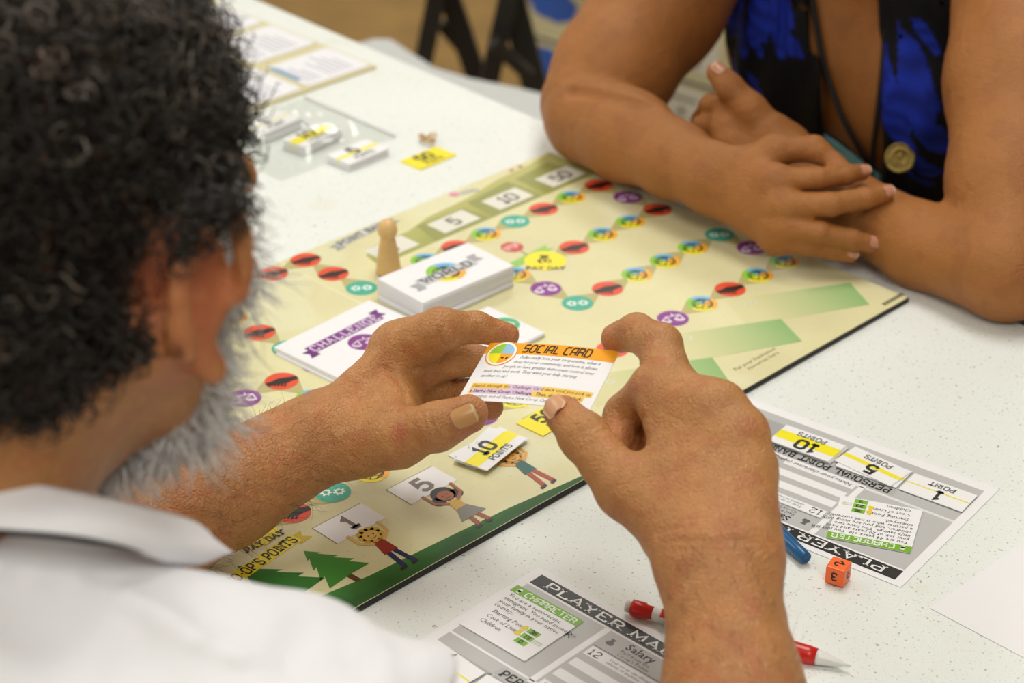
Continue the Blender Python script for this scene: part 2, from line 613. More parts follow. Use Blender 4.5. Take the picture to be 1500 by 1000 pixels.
def grad_mat(name, c0, c1, p0, p1, rough=0.55, noise=0.0):
    """printed colour fade from board point p0 to p1"""
    m = bpy.data.materials.new(name)
    m.use_nodes = True
    nt = m.node_tree
    b = nt.nodes['Principled BSDF']
    b.inputs['Roughness'].default_value = rough
    tc = nt.nodes.new('ShaderNodeTexCoord')
    q0, q1 = np.array(bl(*p0)), np.array(bl(*p1))
    d = (q1 - q0) / ((q1 - q0) @ (q1 - q0))
    dt = nt.nodes.new('ShaderNodeVectorMath')
    dt.operation = 'DOT_PRODUCT'
    dt.inputs[1].default_value = (d[0], d[1], 0)
    nt.links.new(tc.outputs['Object'], dt.inputs[0])
    ad = nt.nodes.new('ShaderNodeMath')
    ad.inputs[1].default_value = -float(q0 @ d)
    ad.use_clamp = True
    nt.links.new(dt.outputs['Value'], ad.inputs[0])
    fac = ad.outputs[0]
    if noise:
        n = nt.nodes.new('ShaderNodeTexNoise')
        n.inputs['Scale'].default_value = 90
        nt.links.new(tc.outputs['Object'], n.inputs['Vector'])
        mm = nt.nodes.new('ShaderNodeMath')
        mm.operation = 'MULTIPLY_ADD'
        mm.inputs[1].default_value = noise
        nt.links.new(n.outputs['Fac'], mm.inputs[0])
        nt.links.new(fac, mm.inputs[2])
        fac = mm.outputs[0]
    mix = nt.nodes.new('ShaderNodeMix')
    mix.data_type = 'RGBA'
    mix.inputs['A'].default_value = (*lin(c0), 1)
    mix.inputs['B'].default_value = (*lin(c1), 1)
    nt.links.new(fac, mix.inputs['Factor'])
    nt.links.new(mix.outputs['Result'], b.inputs['Base Color'])
    return m


# printed landscape: grass along the near edge, olive hills at the point bank, green lanes
grass = [(A1 - .03, 8.12), (16.3, 8.42), (15.3, 8.56), (13.7, 8.66), (12.0, 8.78), (10.3, 8.98), (9.2, B1 - .03), (A1 - .03, B1 - .03)]
Art().poly(bart(grass)).put('grass_band', (0, 0, 0), board, 1, material=grad_mat('print_grass', (64, 132, 52), (34, 86, 30), (13, 8.5), (13, 9.1), noise=0.5))
hill = [(7.0, -.62), (6.95, -1.25), (6.2, -1.62), (4.6, -1.72), (3.2, -1.95), (1.9, -2.02), (0.6, -2.18), (A0 + .03, -2.3), (A0 + .03, -.62), (0.9, -.62), (0.9, -.35)]
hill = [(6.95, -.55), (6.85, -1.15), (6.5, -1.42), (5.2, -1.45), (4.4, -1.68), (3.0, -1.78), (1.6, -2.05), (0.4, -2.12), (A0 + .03, -2.3), (A0 + .03, -.55)]
Art().poly(bart(hill)).put('hill_print', (0, 0, 0), board, 1, material=grad_mat('print_hill', (158, 160, 84), (186, 184, 112), (3, -.6), (3, -2.1), noise=0.35))
Art().poly(bart([(5.15, -.55), (4.9, -1.5), (3.4, -1.45), (3.3, -.55)])).poly(bart([(3.2, -.55), (3.1, -1.6), (1.5, -1.8), (1.45, -.55)])).poly(bart([(1.3, -.55), (1.25, -1.75), (-.1, -1.9), (-.3, -.55)])).put('hill_shade', (150, 152, 84), board, 2)
for k, (p, q) in enumerate((((-.23, 7.74), (.32, 8.7)), ((2.29, 7.71), (2.77, 8.69)), ((4.72, 7.75), (5.26, 8.69)))):
    e = 2.75
    Art().poly(bart([p, q, (q[0] + e, q[1] - 1.3), (p[0] + e, p[1] - 1.5)])).put('green_lane', (0, 0, 0), board, 1 + .2 * k, material=grad_mat('print_lane_%d' % k, (138, 182, 112), (216, 211, 160), (p[0] + .1, p[1] + .4), (p[0] + 2.5, p[1] - .5)))

# icons of the path spaces, drawn upright for somebody standing where the camera is
R_ = 0.36 * U


def gear(A, cx, cy, r, n=7):
    A.ring(cx, cy, r * 0.45, r * 0.82, 16)
    for i in range(n):
        t = 2 * math.pi * i / n
        A.line([(cx + r * .7 * math.cos(t), cy + r * .7 * math.sin(t)), (cx + r * 1.08 * math.cos(t), cy + r * 1.08 * math.sin(t))], r * .36)


def icon_gears(r):
    A = Art()
    gear(A, -.36 * r, -.05 * r, .32 * r)
    gear(A, .36 * r, .05 * r, .32 * r)
    return A


def icon_scales(r):
    A = Art()
    t = .09 * r
    A.line([(-.5 * r, .12 * r), (.46 * r, .5 * r)], t)
    A.line([(-.06 * r, .62 * r), (.0, .28 * r)], t)
    for cx, cy in ((-.42 * r, .14 * r), (.42 * r, .48 * r)):
        A.line([(cx, cy), (cx - .3 * r, cy - .58 * r), (cx + .3 * r, cy - .58 * r), (cx, cy)], t)
        A.poly([(cx - .32 * r, cy - .58 * r), (cx + .32 * r, cy - .58 * r), (cx + .2 * r, cy - .78 * r), (cx - .2 * r, cy - .78 * r)])
    return A


def icon_hand(r):
    A = Art()
    A.poly([(.98 * r, .3 * r), (.8 * r, .62 * r), (.25 * r, .42 * r), (-.2 * r, .3 * r), (-.62 * r, -.12 * r), (-.95 * r, -.3 * r), (-.7 * r, -.68 * r), (-.3 * r, -.42 * r), (.3 * r, -.3 * r), (.6 * r, .02 * r)])
    for i in range(4):
        x = (-.32 + .2 * i) * r
        A.line([(x, -.36 * r), (x - .04 * r, -.62 * r)], .13 * r)
    return A


def icon_globe(r):
    A = Art()
    t = .07 * r
    A.ring(.02 * r, -.05 * r, .62 * r, .69 * r, 26)
    A.line([(-.6 * r, -.22 * r), (.64 * r, .12 * r)], t).line([(-.45 * r, -.55 * r), (.6 * r, -.25 * r)], t).line([(-.5 * r, .25 * r), (.4 * r, .46 * r)], t)
    for s in (-.3, .05, .36):
        A.line([((s * 1.1 + .12) * r, .56 * r), (s * 1.7 * r, -.05 * r), ((s * 1.1 - .08) * r, -.66 * r)], t)
    A.poly([(-.2 * r, .55 * r), (.15 * r, .5 * r), (.1 * r, .3 * r), (-.25 * r, .32 * r)])
    return A


RED, TEAL, PURP, YEL = (226, 78, 44), (66, 174, 148), (134, 44, 140), (246, 228, 44)
disc_mesh = Art().disc(0, 0, R_, 32)
SRC = {}


def space_disc(kind, parent, x, y, r=R_, rz=-math.pi / 4, name='playing_space', lay=2):
    """coloured path space with its icon; r scales it"""
    key = (kind, round(r, 5))
    if key not in SRC:
        holder = []
        if kind == 'W':
            d = Art()
            for a, c in ((45, (112, 186, 226)), (135, (140, 200, 62)), (225, (248, 232, 40)), (315, (246, 176, 52))):
                holder.append((Art().disc(0, 0, r, 9, a, a + 90), c))
            d0 = Art().disc(0, 0, r, 32)
            ic, icc = icon_globe(r), (40, 44, 30)
            SRC[key] = (d0, (248, 232, 40), holder, ic, icc)
        elif kind == 'R':
            SRC[key] = (Art().disc(0, 0, r, 32), RED, [], icon_hand(r), (34, 20, 14))
        elif kind == 'T':
            SRC[key] = (Art().disc(0, 0, r, 32), TEAL, [], icon_gears(r), (236, 246, 240))
        elif kind == 'P':
            SRC[key] = (Art().disc(0, 0, r, 32), PURP, [], icon_scales(r), (240, 226, 242))
        elif kind == 'G':
            SRC[key] = (Art().disc(0, 0, r, 32), (76, 176, 120), [], icon_gears(r), (230, 244, 236))
        SRC[key] = [SRC[key], None]
    spec, made = SRC[key]
    d0, c0, quads, ic, icc = spec
    z = lay * LAY
    if made is None:
        o = Art().add(d0).put(name, c0, parent, 0)
        subs = []
        for qa, qc in quads:
            subs.append(Art().add(qa).put('quarter', qc, o, 1))
        subs.append(Art().add(ic).put('icon', icc, o, 2))
        o.location = (x, y, z)
        o.rotation_euler = (0, 0, rz)
        SRC[key][1] = (o, subs)
        return o
    src, subs = made
    o = same(name, src, parent, (x, y, z), rz)
    for s in subs:
        same(s.name.split('.')[0], s, o)
    return o


PATH = [(0, 0, 'R'), (1, 0, 'W'), (2, 0, 'R'), (3, 0, 'T'), (4, 0, 'W'), (5, 0, 'R'), (6, 0, 'W'), (7, 0, 'P'), (8, 0, 'T'), (8, -1, 'R'), (8, -2, 'R'), (9, -2, 'R'), (10, -2, 'W'),
        (11, -2, 'P'), (11, -1, 'W'), (11, 0, 'R'), (11, 1, 'T'), (11, 2, 'P'), (12, 2, 'R'), (13, 2, 'P'), (14, 2, 'W'), (12, 3, 'W'), (12, 4, 'R'), (13, 4, 'T'), (14, 4, 'W'), (15, 4, 'R'),
        (0, 1, 'P'), (0, 2, 'R'), (1, 2, 'W'), (2, 2, 'W'), (3, 2, 'R'), (5, 2, 'W'), (5, 3, 'P'), (5, 4, 'T'), (4, 4, 'R'), (3, 4, 'W'), (2, 4, 'W'), (1, 4, 'W'), (0, 4, 'T'), (0, 5, 'P'), (0, 6, 'W'),
        (1, 6, 'W'), (2, 6, 'R'), (3, 6, 'W'), (4, 6, 'P'), (5, 6, 'T'), (6, 6, 'R'), (7, 6, 'W'), (8, 6, 'T'), (9, 6, 'W'), (10, 6, 'P'), (11, 6, 'W'), (12, 6, 'R'), (13, 6, 'W'), (14, 6, 'T'), (15, 6, 'R')]
LINKS = [((0, 0), (1, 0)), ((0, 0), (0, 1)), ((0, 1), (0, 2)), ((0, 2), (1, 2)), ((1, 2), (2, 2)), ((2, 2), (3, 2)), ((3, 2), (4, 2)), ((5, 2), (5, 3)), ((5, 3), (5, 4)), ((5, 4), (4, 4)), ((4, 4), (3, 4)), ((3, 4), (2, 4)), ((2, 4), (1, 4)),
         ((1, 4), (0, 4)), ((0, 4), (0, 5)), ((0, 5), (0, 6)), ((0, 6), (1, 6)), ((1, 6), (2, 6)), ((2, 6), (3, 6)), ((3, 6), (4, 6)), ((8, 0), (8, -1)), ((8, -1), (8, -2)), ((8, -2), (9, -2)), ((9, -2), (10, -2)),
         ((1, 0), (2, 0)), ((2, 0), (3, 0)), ((3, 0), (4, 0)), ((4, 0), (5, 0)), ((5, 0), (6, 0)), ((11, 0), (11, 1)), ((12, 2), (13, 2)), ((12, 2), (12, 3)), ((9, 6), (10, 6)), ((8, 6), (9, 6)), ((14, 6), (15, 6)), ((15, 6), (16, 6))]
tri_src = None
for (a0, b0), (a1, b1) in LINKS:
    p, q = np.array(bl(a0, b0)), np.array(bl(a1, b1))
    d = (q - p) / np.linalg.norm(q - p)
    ang = math.atan2(d[1], d[0])
    if tri_src is None:
        tri_src = Art().poly([(0.10 * U, -.36 * U), (0.78 * U, 0), (0.10 * U, .36 * U)]).put('path_arrow', (186, 174, 116), board, 0)
        o = tri_src
    else:
        o = same('path_arrow', tri_src, board)
    o.location = (p[0], p[1], 1.6 * LAY)
    o.rotation_euler = (0, 0, ang)
for a, b, k in PATH:
    space_disc(k, board, *bl(a, b))


def in_icon(x, y):
    """icon frame (upright for the camera) -> board local"""
    c = math.sqrt(.5)
    return (x * c + y * c, -x * c + y * c)


def bag(A, s):
    A.poly([(-.3 * s, -.4 * s), (.3 * s, -.4 * s), (.42 * s, -.1 * s), (.16 * s, .28 * s), (.3 * s, .55 * s), (-.3 * s, .55 * s), (-.16 * s, .28 * s), (-.42 * s, -.1 * s)])
    return A


for (a, b) in ((4.0, 2.0), (15.98, 5.98)):
    cx, cy = bl(a, b)
    o = Art().disc(0, 0, .5 * U, 32).put('pay_day_space', YEL, board, 3)
    o.location = (cx, cy, 0)
    rz = -math.pi / 4 if a < 5 else 0.0
    o.rotation_euler = (0, 0, rz)
    b_ = bag(Art(), .42 * U)
    b_.map(lambda x, y: (x - .02 * U, y + .04 * U)).put('money_bag', (60, 58, 20), o, 4)
    Art().ring(0, -.02 * U, .06 * U, .11 * U, 14).put('coin', (246, 228, 44), o, 5)
    stroke('pay_day_text', 'PAY DAY', 0, -.46 * U, .15 * U, (70, 66, 20), o, 5, center=True, t=.2)
# little stop sign with a green ribbon by the first pay day
cx, cy = bl(4.05, .94)
o = Art().disc(cx, cy, .29 * U, 8, 22.5, 382.5).put('stop_sign', (206, 84, 74), board, 2)
stroke('stop_text', 'STOP', cx, cy - .07 * U, .17 * U, (240, 214, 206), o, 3, center=True, rot=0.0, t=.2, slab=False, width=.42 * U)
Art().poly(bart([(4.75, 1.78), (4.75, 1.5), (3.35, 1.42), (3.5, 1.56), (3.35, 1.7)])).put('green_ribbon', (150, 200, 92), board, 2)
Art().line(bart([(4.05, 1.2), (4.1, 1.55)]), .05 * U).put('sign_post', (150, 140, 110), board, 2)

# number slots: point bank at the far edge, co-op's points at the near edge
for a, s in ((.31, '50'), (2.21, '10'), (4.08, '5'), (6.12, '1')):
    cx, cy = bl(a, -1.06)
    o = Art().rect(cx - .6 * U, cy - .34 * U, cx + .6 * U, cy + .34 * U).put('point_slot', (226, 224, 212), board, 3)
    stroke('slot_number', s, cx, cy - .18 * U, .36 * U, (122, 116, 104), o, 5, center=True, t=.22)
for a, s in ((8.85, '50'), (10.72, '10'), (12.6, '5'), (14.46, '1')):
    cx, cy = bl(a, 7.03)
    e = Art().rect(cx - .62 * U, cy - .36 * U, cx + .61 * U, cy + .37 * U).put('slot_shadow_line', (128, 124, 96), board, 2)
    o = Art().rect(cx - .6 * U, cy - .36 * U, cx + .61 * U, cy + .35 * U).put('point_slot', (234, 232, 232), board, 3)
    stroke('slot_number', s, cx, cy - .2 * U, .4 * U, (120, 112, 100), o, 5, center=True, t=.24)


def ribbon(name, p, q, hw, rgb, dark, s, txt, th, rgbt, tails=True):
    """printed banner from board point p to q with folded tails"""
    P, Q = np.array(bl(*p)), np.array(bl(*q))
    d = (Q - P) / np.linalg.norm(Q - P)
    n = np.array([-d[1], d[0]])
    hw *= U
    o = Art().poly([P - n * hw, Q - n * hw, Q + n * hw, P + n * hw]).put(name, rgb, board, 4)
    if tails:
        for E, s_ in ((P, -1), (Q, 1)):
            e = E - d * s_ * hw * .6 - n * hw * .45
            Art().poly([e - n * hw, e + d * s_ * hw * 2.0 - n * hw * 1.0, e + d * s_ * hw * 1.3, e + d * s_ * hw * 2.0 + n * hw, e + n * hw]).put('banner_tail', dark, o, 3)
    L = np.linalg.norm(Q - P)
    mid = (P + Q) / 2 - n * th * U * .5
    stroke(txt, s, mid[0], mid[1], th * U, rgbt, o, 6, center=True, rot=math.atan2(d[1], d[0]), width=L * .93, t=.19)
    return o


ribbon('points_banner', (17.32, 6.95), (15.48, 6.68), .155, (240, 216, 36), (206, 180, 24), "CO-OP'S POINTS", 'banner_text', .22, BLACK)
ribbon('point_bank_banner', (6.98, -2.06), (5.2, -2.2), .15, (206, 206, 200), (160, 160, 156), 'POINT BANK', 'banner_text', .2, (70, 70, 66))


# trees
def tree(p, q, w, rgb):
    P, Q = np.array(bl(*p)), np.array(bl(*q))
    d = Q - P
    n = np.array([-d[1], d[0]])
    n = n / np.linalg.norm(n) * w * U
    prof = [(0, 0), (.22, .34), (.2, .2), (.45, .62), (.42, .4), (.68, .85), (.66, .6), (.92, 1.0)]
    pts = [P + d * t + n * k for t, k in prof] + [Q + d * -.1 + n * .1] + [P + d * t - n * k for t, k in prof[:0:-1]]
    Art().poly(pts).put('tree_print', rgb, board, 2)
    Art().poly([Q - d * .1 - n * .12, Q - d * .1 + n * .12, Q + d * .1 + n * .12, Q + d * .1 - n * .12]).put('tree_trunk', (96, 62, 36), board, 3)


tree((15.66, 7.12), (15.55, 8.42), .52, (62, 134, 48))
tree((16.83, 6.62), (16.5, 8.3), .62, (46, 116, 40))


# three drawn children holding up the slots (far hand, head, body, feet); generic flat figures
def child(a, b, hair, skin, top, legs, curly, skirt=None, lean=0.0):
    def at(x, y):
        return bl(a + x + lean * y, b + y)
    root = Art().poly([at(.12, .55), at(-.1, .55), at(-.13, 1.0), at(.2, 1.0)]).put('child_shirt', top, board, 4)
    A = Art()
    if curly:
        for k in range(9):
            t = k * 2 * math.pi / 9
            A.disc(*at(.0 + .17 * math.cos(t), .32 + .17 * math.sin(t)), .1 * U, 10)
    else:
        A.disc(*at(0, .28), .25 * U, 18).disc(*at(.22, .42), .15 * U, 12).disc(*at(-.22, .42), .15 * U, 12)
    A.put('child_hair', hair, root, 5)
    Art().disc(*at(0, .35), .17 * U, 18).line([at(.12, .62), at(.34, .42), at(.36, .06)], .07 * U).line([at(-.1, .62), at(-.33, .44), at(-.36, .08)], .07 * U).put('child_skin', skin, root, 6)
    Art().disc(*at(.06, .34), .02 * U, 8).disc(*at(-.06, .34), .02 * U, 8).line([at(.06, .43), at(0, .455), at(-.06, .43)], .018 * U).put('child_face', (60, 36, 24), root, 7)
    if skirt:
        Art().poly([at(.14, .85), at(-.12, .85), at(-.3, 1.22), at(.34, 1.22)]).put('child_skirt', skirt, root, 6)
    Art().line([at(.1, 1.0), at(.14, 1.52)], .11 * U).line([at(-.04, 1.0), at(-.12, 1.52)], .11 * U).put('child_legs', legs, root, 5)
    Art().line([at(.1, 1.53), at(.26, 1.56)], .07 * U).line([at(-.16, 1.53), at(-.02, 1.56)], .07 * U).put('child_shoes', (40, 30, 40), root, 6)


child(14.42, 7.28, (206, 170, 60), (222, 178, 98), (150, 46, 32), (36, 44, 84), True, lean=.06)
child(12.52, 7.28, (24, 20, 20), (160, 84, 44), (206, 164, 60), (150, 80, 44), False, skirt=(130, 128, 120), lean=.05)
child(10.62, 7.2, (196, 138, 44), (224, 166, 74), (40, 96, 92), (176, 66, 44), True, lean=.1)
Art().disc(*bl(3.0, -2.18), .14 * U, 12).put('flower_print', (222, 150, 166), board, 3)
Art().disc(*bl(2.7, -2.08), .2 * U, 12, ry=.12 * U).disc(*bl(2.45, -2.0), .12 * U, 10).put('animal_print', (190, 188, 178), board, 3)
Art().disc(*bl(.94, -2.2), .07 * U, 8).disc(*bl(.62, -2.2), .07 * U, 8).put('berry_print', (176, 100, 80), board, 3)
typed('board_note', "Put your businesses'\n     resources here.", *bl(4.82, 8.5), .17 * U, (120, 112, 70), board, 2, shear=.25)
for k in range(7):
    cx, cy = bl(.1 - .11 * k, 8.98)
    Art().rect(cx, cy, cx + .08 * U, cy + .11 * U).put('maker_mark', (70, 66, 40), board, 2)
for a, b in ((2.27, 6.73), (4.53, 6.74), (7.17, 6.84)):
    A = Art().add(icon_gears(.34 * U), in_icon)
    cx, cy = bl(a, b)
    A.map(lambda x, y: (x + cx, y + cy)).put('faded_gear_icon', (222, 226, 198), board, 2)


# ================================================================== CARDS
def card_matrix(p, ang, h=0.0, tilt=(0, 0)):
    """p board grid position of the card centre, ang = heading of its text (0 = like the board)"""
    o = G(p[0], p[1], h)
    xb = np.array(G(-1, 0) - G(0, 0))
    xb /= np.linalg.norm(xb)
    yb = np.array([-xb[1], xb[0], 0])
    x = xb * math.cos(ang) + yb * math.sin(ang)
    return frame_matrix(o, x, (tilt[0], tilt[1], 1))


def centred(name, w, h, th, M, rgb, label, cat, group=None):
    return paper(name, w, h, th, M @ Matrix.Translation((-w / 2, -h / 2, 0)), rgb, label, cat, group)


CW, CH, CT = 2.72 * U, 1.6 * U, 0.0008
rng = random.Random(4)


def deck(base, ang, n, labels, group, top, th=CT, jit=.02, w=CW, h=CH, step=None):
    """n loose cards; each is a thing of its own; returns the top card"""
    hh = 0.0
    src = None
    last = None
    for i in range(n):
        hh += th * 1.04
        off = step(i) if step else (rng.uniform(-jit, jit), rng.uniform(-jit, jit), rng.uniform(-.012, .012))
        M = card_matrix((base[0] + off[0], base[1] + off[1]), ang + off[2], hh) @ Matrix.Translation((-w / 2, -h / 2, 0))
        if src is None:
            src = paper('card', w, h, th, M, (236, 236, 240), labels, 'card', group)
            last = src
        else:
            last = bpy.data.objects.new('card', src.data)
            last.matrix_world = M
            link(last)
            tag(last, labels if i < n - 1 else top, 'card', group)
    return last


# "WORLD" deck
def wstep(i):
    if i < 5:
        return (rng.uniform(-.02, .02), .0 + rng.uniform(-.02, .02), .03)
    return (rng.uniform(-.015, .015) - .05, -.06 + rng.uniform(-.015, .015), -.01 + (.02 if 5 <= i < 9 else 0))


wc = deck((6.82, 1.60), -.035, 22, 'blank white card edge below the top card of the World deck on the board', 'cards of the World deck', 'top card of the thick white deck, WORLD banner over a four coloured globe', step=wstep)
space_disc('W', wc, CW * .5, CH * .5, r=.46 * U, rz=-math.pi / 4, name='globe_emblem', lay=1)
b_ = Art().poly([(CW * .19, CH * .38), (CW * .8, CH * .38), (CW * .8, CH * .58), (CW * .19, CH * .58)])
bn = b_.put('world_banner', (202, 202, 204), wc, 5)
Art().poly([(CW * .19, CH * .3), (CW * .1, CH * .3), (CW * .13, CH * .4), (CW * .1, CH * .5), (CW * .22, CH * .5)]).put('banner_tail', (168, 168, 172), wc, 4)
Art().poly([(CW * .8, CH * .66), (CW * .9, CH * .66), (CW * .87, CH * .56), (CW * .9, CH * .46), (CW * .77, CH * .46)]).put('banner_tail', (168, 168, 172), wc, 4)
stroke('world_text', 'WORLD', CW * .495, CH * .415, CH * .14, (84, 84, 88), bn, 7, center=True, width=CW * .52, t=.2)

# "CHALLENGE" deck
cc = deck((9.84, 1.84), .055, 6, 'blank white card edge below the top card of the Challenge deck on the board', 'cards of the Challenge deck', 'top card of the thin white deck, purple CHALLENGE ribbon and purple scales disc', w=2.9 * U, h=1.96 * U,
          step=lambda i: (rng.uniform(-.02, .02) + (.06 if i < 2 else 0), rng.uniform(-.02, .02) + (.12 if i < 2 else 0), rng.uniform(-.01, .01)))
w_, h_ = 2.9 * U, 1.96 * U
bn = Art().rect(w_ * .13, h_ * .56, w_ * .87, h_ * .72).put('challenge_banner', (126, 44, 138), cc, 2)
Art().poly([(w_ * .16, h_ * .5), (w_ * .07, h_ * .5), (w_ * .1, h_ * .58), (w_ * .07, h_ * .66), (w_ * .16, h_ * .66)]).put('banner_tail', (104, 34, 116), cc, 1)
Art().poly([(w_ * .84, h_ * .78), (w_ * .93, h_ * .78), (w_ * .9, h_ * .7), (w_ * .93, h_ * .62), (w_ * .84, h_ * .62)]).put('banner_tail', (104, 34, 116), cc, 1)
stroke('challenge_text', 'CHALLENGE', w_ * .5, h_ * .585, h_ * .11, (240, 232, 244), bn, 4, center=True, width=w_ * .68, t=.15, space=.36)
space_disc('P', cc, w_ * .5, h_ * .34, r=.35 * U, rz=-math.pi / 4, name='scales_emblem', lay=2)

# deck behind the hands (only its far corner shows)
gc = deck((8.02, 3.72), .02, 4, 'white card edge in the low deck half hidden behind the reading hands', 'cards of the low deck behind the hands', 'top white card with green disc, mostly hidden behind the reading hands', w=2.72 * U, h=1.75 * U)
space_disc('G', gc, 2.72 * U * .87, 1.75 * U * .5, r=.33 * U, name='gear_emblem', lay=2)


def point_card(name, num, M, label, group, style, w=1.33 * U, h=.7 * U, th=.0005, word=None):
    """small points slip: white with a yellow stripe of the width that goes with its value, or all yellow"""
    rgb = (244, 228, 36) if style == 'full' else (240, 240, 242)
    o = centred(name, w, h, th, M, rgb, label, 'points slip', group)
    if style != 'full':
        sw = {'thin': .05, 'mid': .16, 'wide': .42}[style]
        cy = {'thin': .5, 'mid': .52, 'wide': .5}[style]
        Art().rect(0.0002, h * (cy - sw / 2), w - .0002, h * (cy + sw / 2)).put('yellow_stripe', (246, 232, 28), o, 1)
    stroke('value_number', num, w * .46, h * .46, h * .42, (40, 44, 30), o, 2, center=True, t=.24)
    stroke('points_word', word or ('POINT' if num == '1' else 'POINTS'), w * .5, h * .12, h * .19, (52, 52, 48), o, 2, center=True, t=.18, width=w * (.4 if num == '1' else .46))
    return o


# ten-point slips fanned on the near edge of the board
for i, (a, b, an, hh) in enumerate(((10.80, 7.0, .05, .0008), (10.78, 7.02, .34, .0016), (10.74, 7.08, .14, .0024), (10.86, 7.1, .3, .0032), (10.84, 7.17, .25, .004))):
    nm = ['lowest', 'second lowest', 'middle', 'second highest', 'topmost'][i]
    point_card('points_slip', '10', card_matrix((a, b), an - .05, hh), '%s of the five fanned ten point slips with yellow stripe on the board edge' % nm, 'ten point slips on the board', 'wide', w=1.42 * U, h=.76 * U)
point_card('points_slip', '50', card_matrix((9.02, 7.05), .05, .0008), 'bright yellow fifty points slip on the board behind the right thumb', None, 'full', w=1.3 * U, h=.74 * U)

# slips on the table top far behind the board
HT = -(ZB - ZT)
for i in range(7):
    point_card('points_slip', '5', card_matrix((3.1 + rng.uniform(-.03, .03), -5.75 + rng.uniform(-.03, .03)), .04, HT + .0011 * (i + 1)),
               ['five point slip under the top one in the small pile beyond the board', 'topmost five point slip of the small pile on the bare table'][i == 6], 'five point slips in the far pile', 'mid', th=.001, w=1.42 * U, h=.86 * U)
point_card('points_slip', '50', card_matrix((1.78, -4.45), .02, HT + .0015), 'all yellow fifty points slip lying on the bare table beyond the board', None, 'full', th=.0015, w=1.3 * U, h=.76 * U)
for i in range(8):
    point_card('points_slip', '1', card_matrix((3.4 + rng.uniform(-.03, .03) + .03 * i, -8.75 + rng.uniform(-.03, .03)), .1, HT + .0013 * (i + 1)),
               ['one point slip lower in the pile inside the clear bag', 'topmost one point slip inside the clear plastic bag'][i == 7], 'one point slips in the bag', 'thin', th=.001, w=1.5 * U, h=.95 * U)
for i in range(8):
    point_card('points_slip', '10', card_matrix((3.35 + rng.uniform(-.03, .03), -7.3 + rng.uniform(-.03, .03)), .12, HT + .0013 * (i + 1)),
               ['ten point slip lower in the pile inside the clear bag', 'topmost ten point slip with yellow band inside the clear bag'][i == 7], 'ten point slips in the bag', 'wide', th=.001, w=1.45 * U, h=.8 * U)

# clear zip bag round those two piles
mb = bpy.data.materials.new('clear_plastic')
mb.use_nodes = True
nt = mb.node_tree
pb = nt.nodes['Principled BSDF']
tr = nt.nodes.new('ShaderNodeBsdfTransparent')
tr.inputs[0].default_value = (0.985, 0.99, 0.985, 1)
gl = nt.nodes.new('ShaderNodeBsdfGlossy')
gl.inputs['Roughness'].default_value = 0.12
mixs = nt.nodes.new('ShaderNodeMixShader')
mixs.inputs[0].default_value = 0.06
nt.links.new(tr.outputs[0], mixs.inputs[1])
nt.links.new(gl.outputs[0], mixs.inputs[2])
nt.links.new(mixs.outputs[0], nt.nodes['Material Output'].inputs[0])
N1, N2 = 30, 22
V, F = [], []
rb = random.Random(8)
ph = [rb.uniform(0, 6.28) for _ in range(8)]
bx = np.array(G(-1, 0) - G(0, 0)) / U
by_ = np.array(G(0, -1) - G(0, 0)) / U
for side in (1, 0):
    for i in range(N1 + 1):
        for j in range(N2 + 1):
            s, t = i / N1 * 2 - 1, j / N2 * 2 - 1
            bulge = (1 - s ** 4) * (1 - t ** 4)
            z = .0006 + side * (.0010 + bulge * (.0145 + .0022 * math.sin(7 * s + 3 * t + ph[0]) + .0018 * math.sin(11 * t - 5 * s + ph[1]) + .0012 * math.sin(17 * s + 9 * t)))
            c = np.array(G(3.45, -8.0, HT)) + bx * (s * 2.0 * U) * 1.0 - by_ * (t * 1.95 * U) * 1.0
            V.append((c[0], c[1], c[2] + z))
    # rim joins
nn = (N1 + 1) * (N2 + 1)
for sd in (0, 1):
    for i in range(N1):
        for j in range(N2):
            q = [sd * nn + i * (N2 + 1) + j, sd * nn + (i + 1) * (N2 + 1) + j, sd * nn + (i + 1) * (N2 + 1) + j + 1, sd * nn + i * (N2 + 1) + j + 1]
            F.append(q if sd == 0 else q[::-1])
bagO = mobj('plastic_bag', V, F, mb, None, True)
tag(bagO, 'clear crinkled plastic zip bag holding point slips on the far table', 'bag')
zc = [np.array(G(3.45 - 2.0, -8.0 + t, HT)) + np.array([0, 0, .0022]) for t in np.linspace(-1.9, 1.9, 12)]
V, F = tube_mesh([zc], [[.0011] * 12], 6)
mobj('zip_seal', V, F, mat('zip_plastic', (226, 228, 226), .25), bagO, True)

# tan rubber bands in a little heap
for i in range(3):
    P = []
    r_ = random.Random(i + 3)
    for k in range(41):
        t = k / 40 * 2 * math.pi
        q = np.array(G(.95 + .12 * i, -5.35 + .1 * i, HT)) + np.array([(.0062 + .002 * math.sin(3 * t + i)) * math.cos(t + i), (.0052 + .002 * math.cos(2 * t + i)) * math.sin(t), .0012 + .0012 * i + .0022 * (1 + math.sin(2 * t + i * 2))])
        P.append(q)
    V, F = tube_mesh([P], [[.0008] * 41], 6, False)
    o = mobj('rubber_band', V, F, mat('rubber', (206, 168, 112), .6), None, True)
    tag(o, 'tan rubber band in the little tangled heap beside the yellow slip', 'rubber band', 'tan rubber bands')

# wooden pawn
pw = lathe('pawn', [(.0002, 0.0), (.0098, 0.0), (.0102, .001), (.0098, .004), (.0088, .012), (.0074, .022), (.0062, .0285), (.0055, .0305), (.0062, .0318), (.0074, .034), (.0079, .0372), (.0076, .0402), (.0064, .0432), (.0042, .0453), (.0002, .0462)], mat('pale_wood', (222, 184, 122), .45, noise=(60, .06), bump=(200, .1)), None, 28, Matrix.Translation(G(7.03, -.15, .0003)))
tag(pw, 'plain pale wooden peg pawn with round head standing behind the World deck', 'pawn')

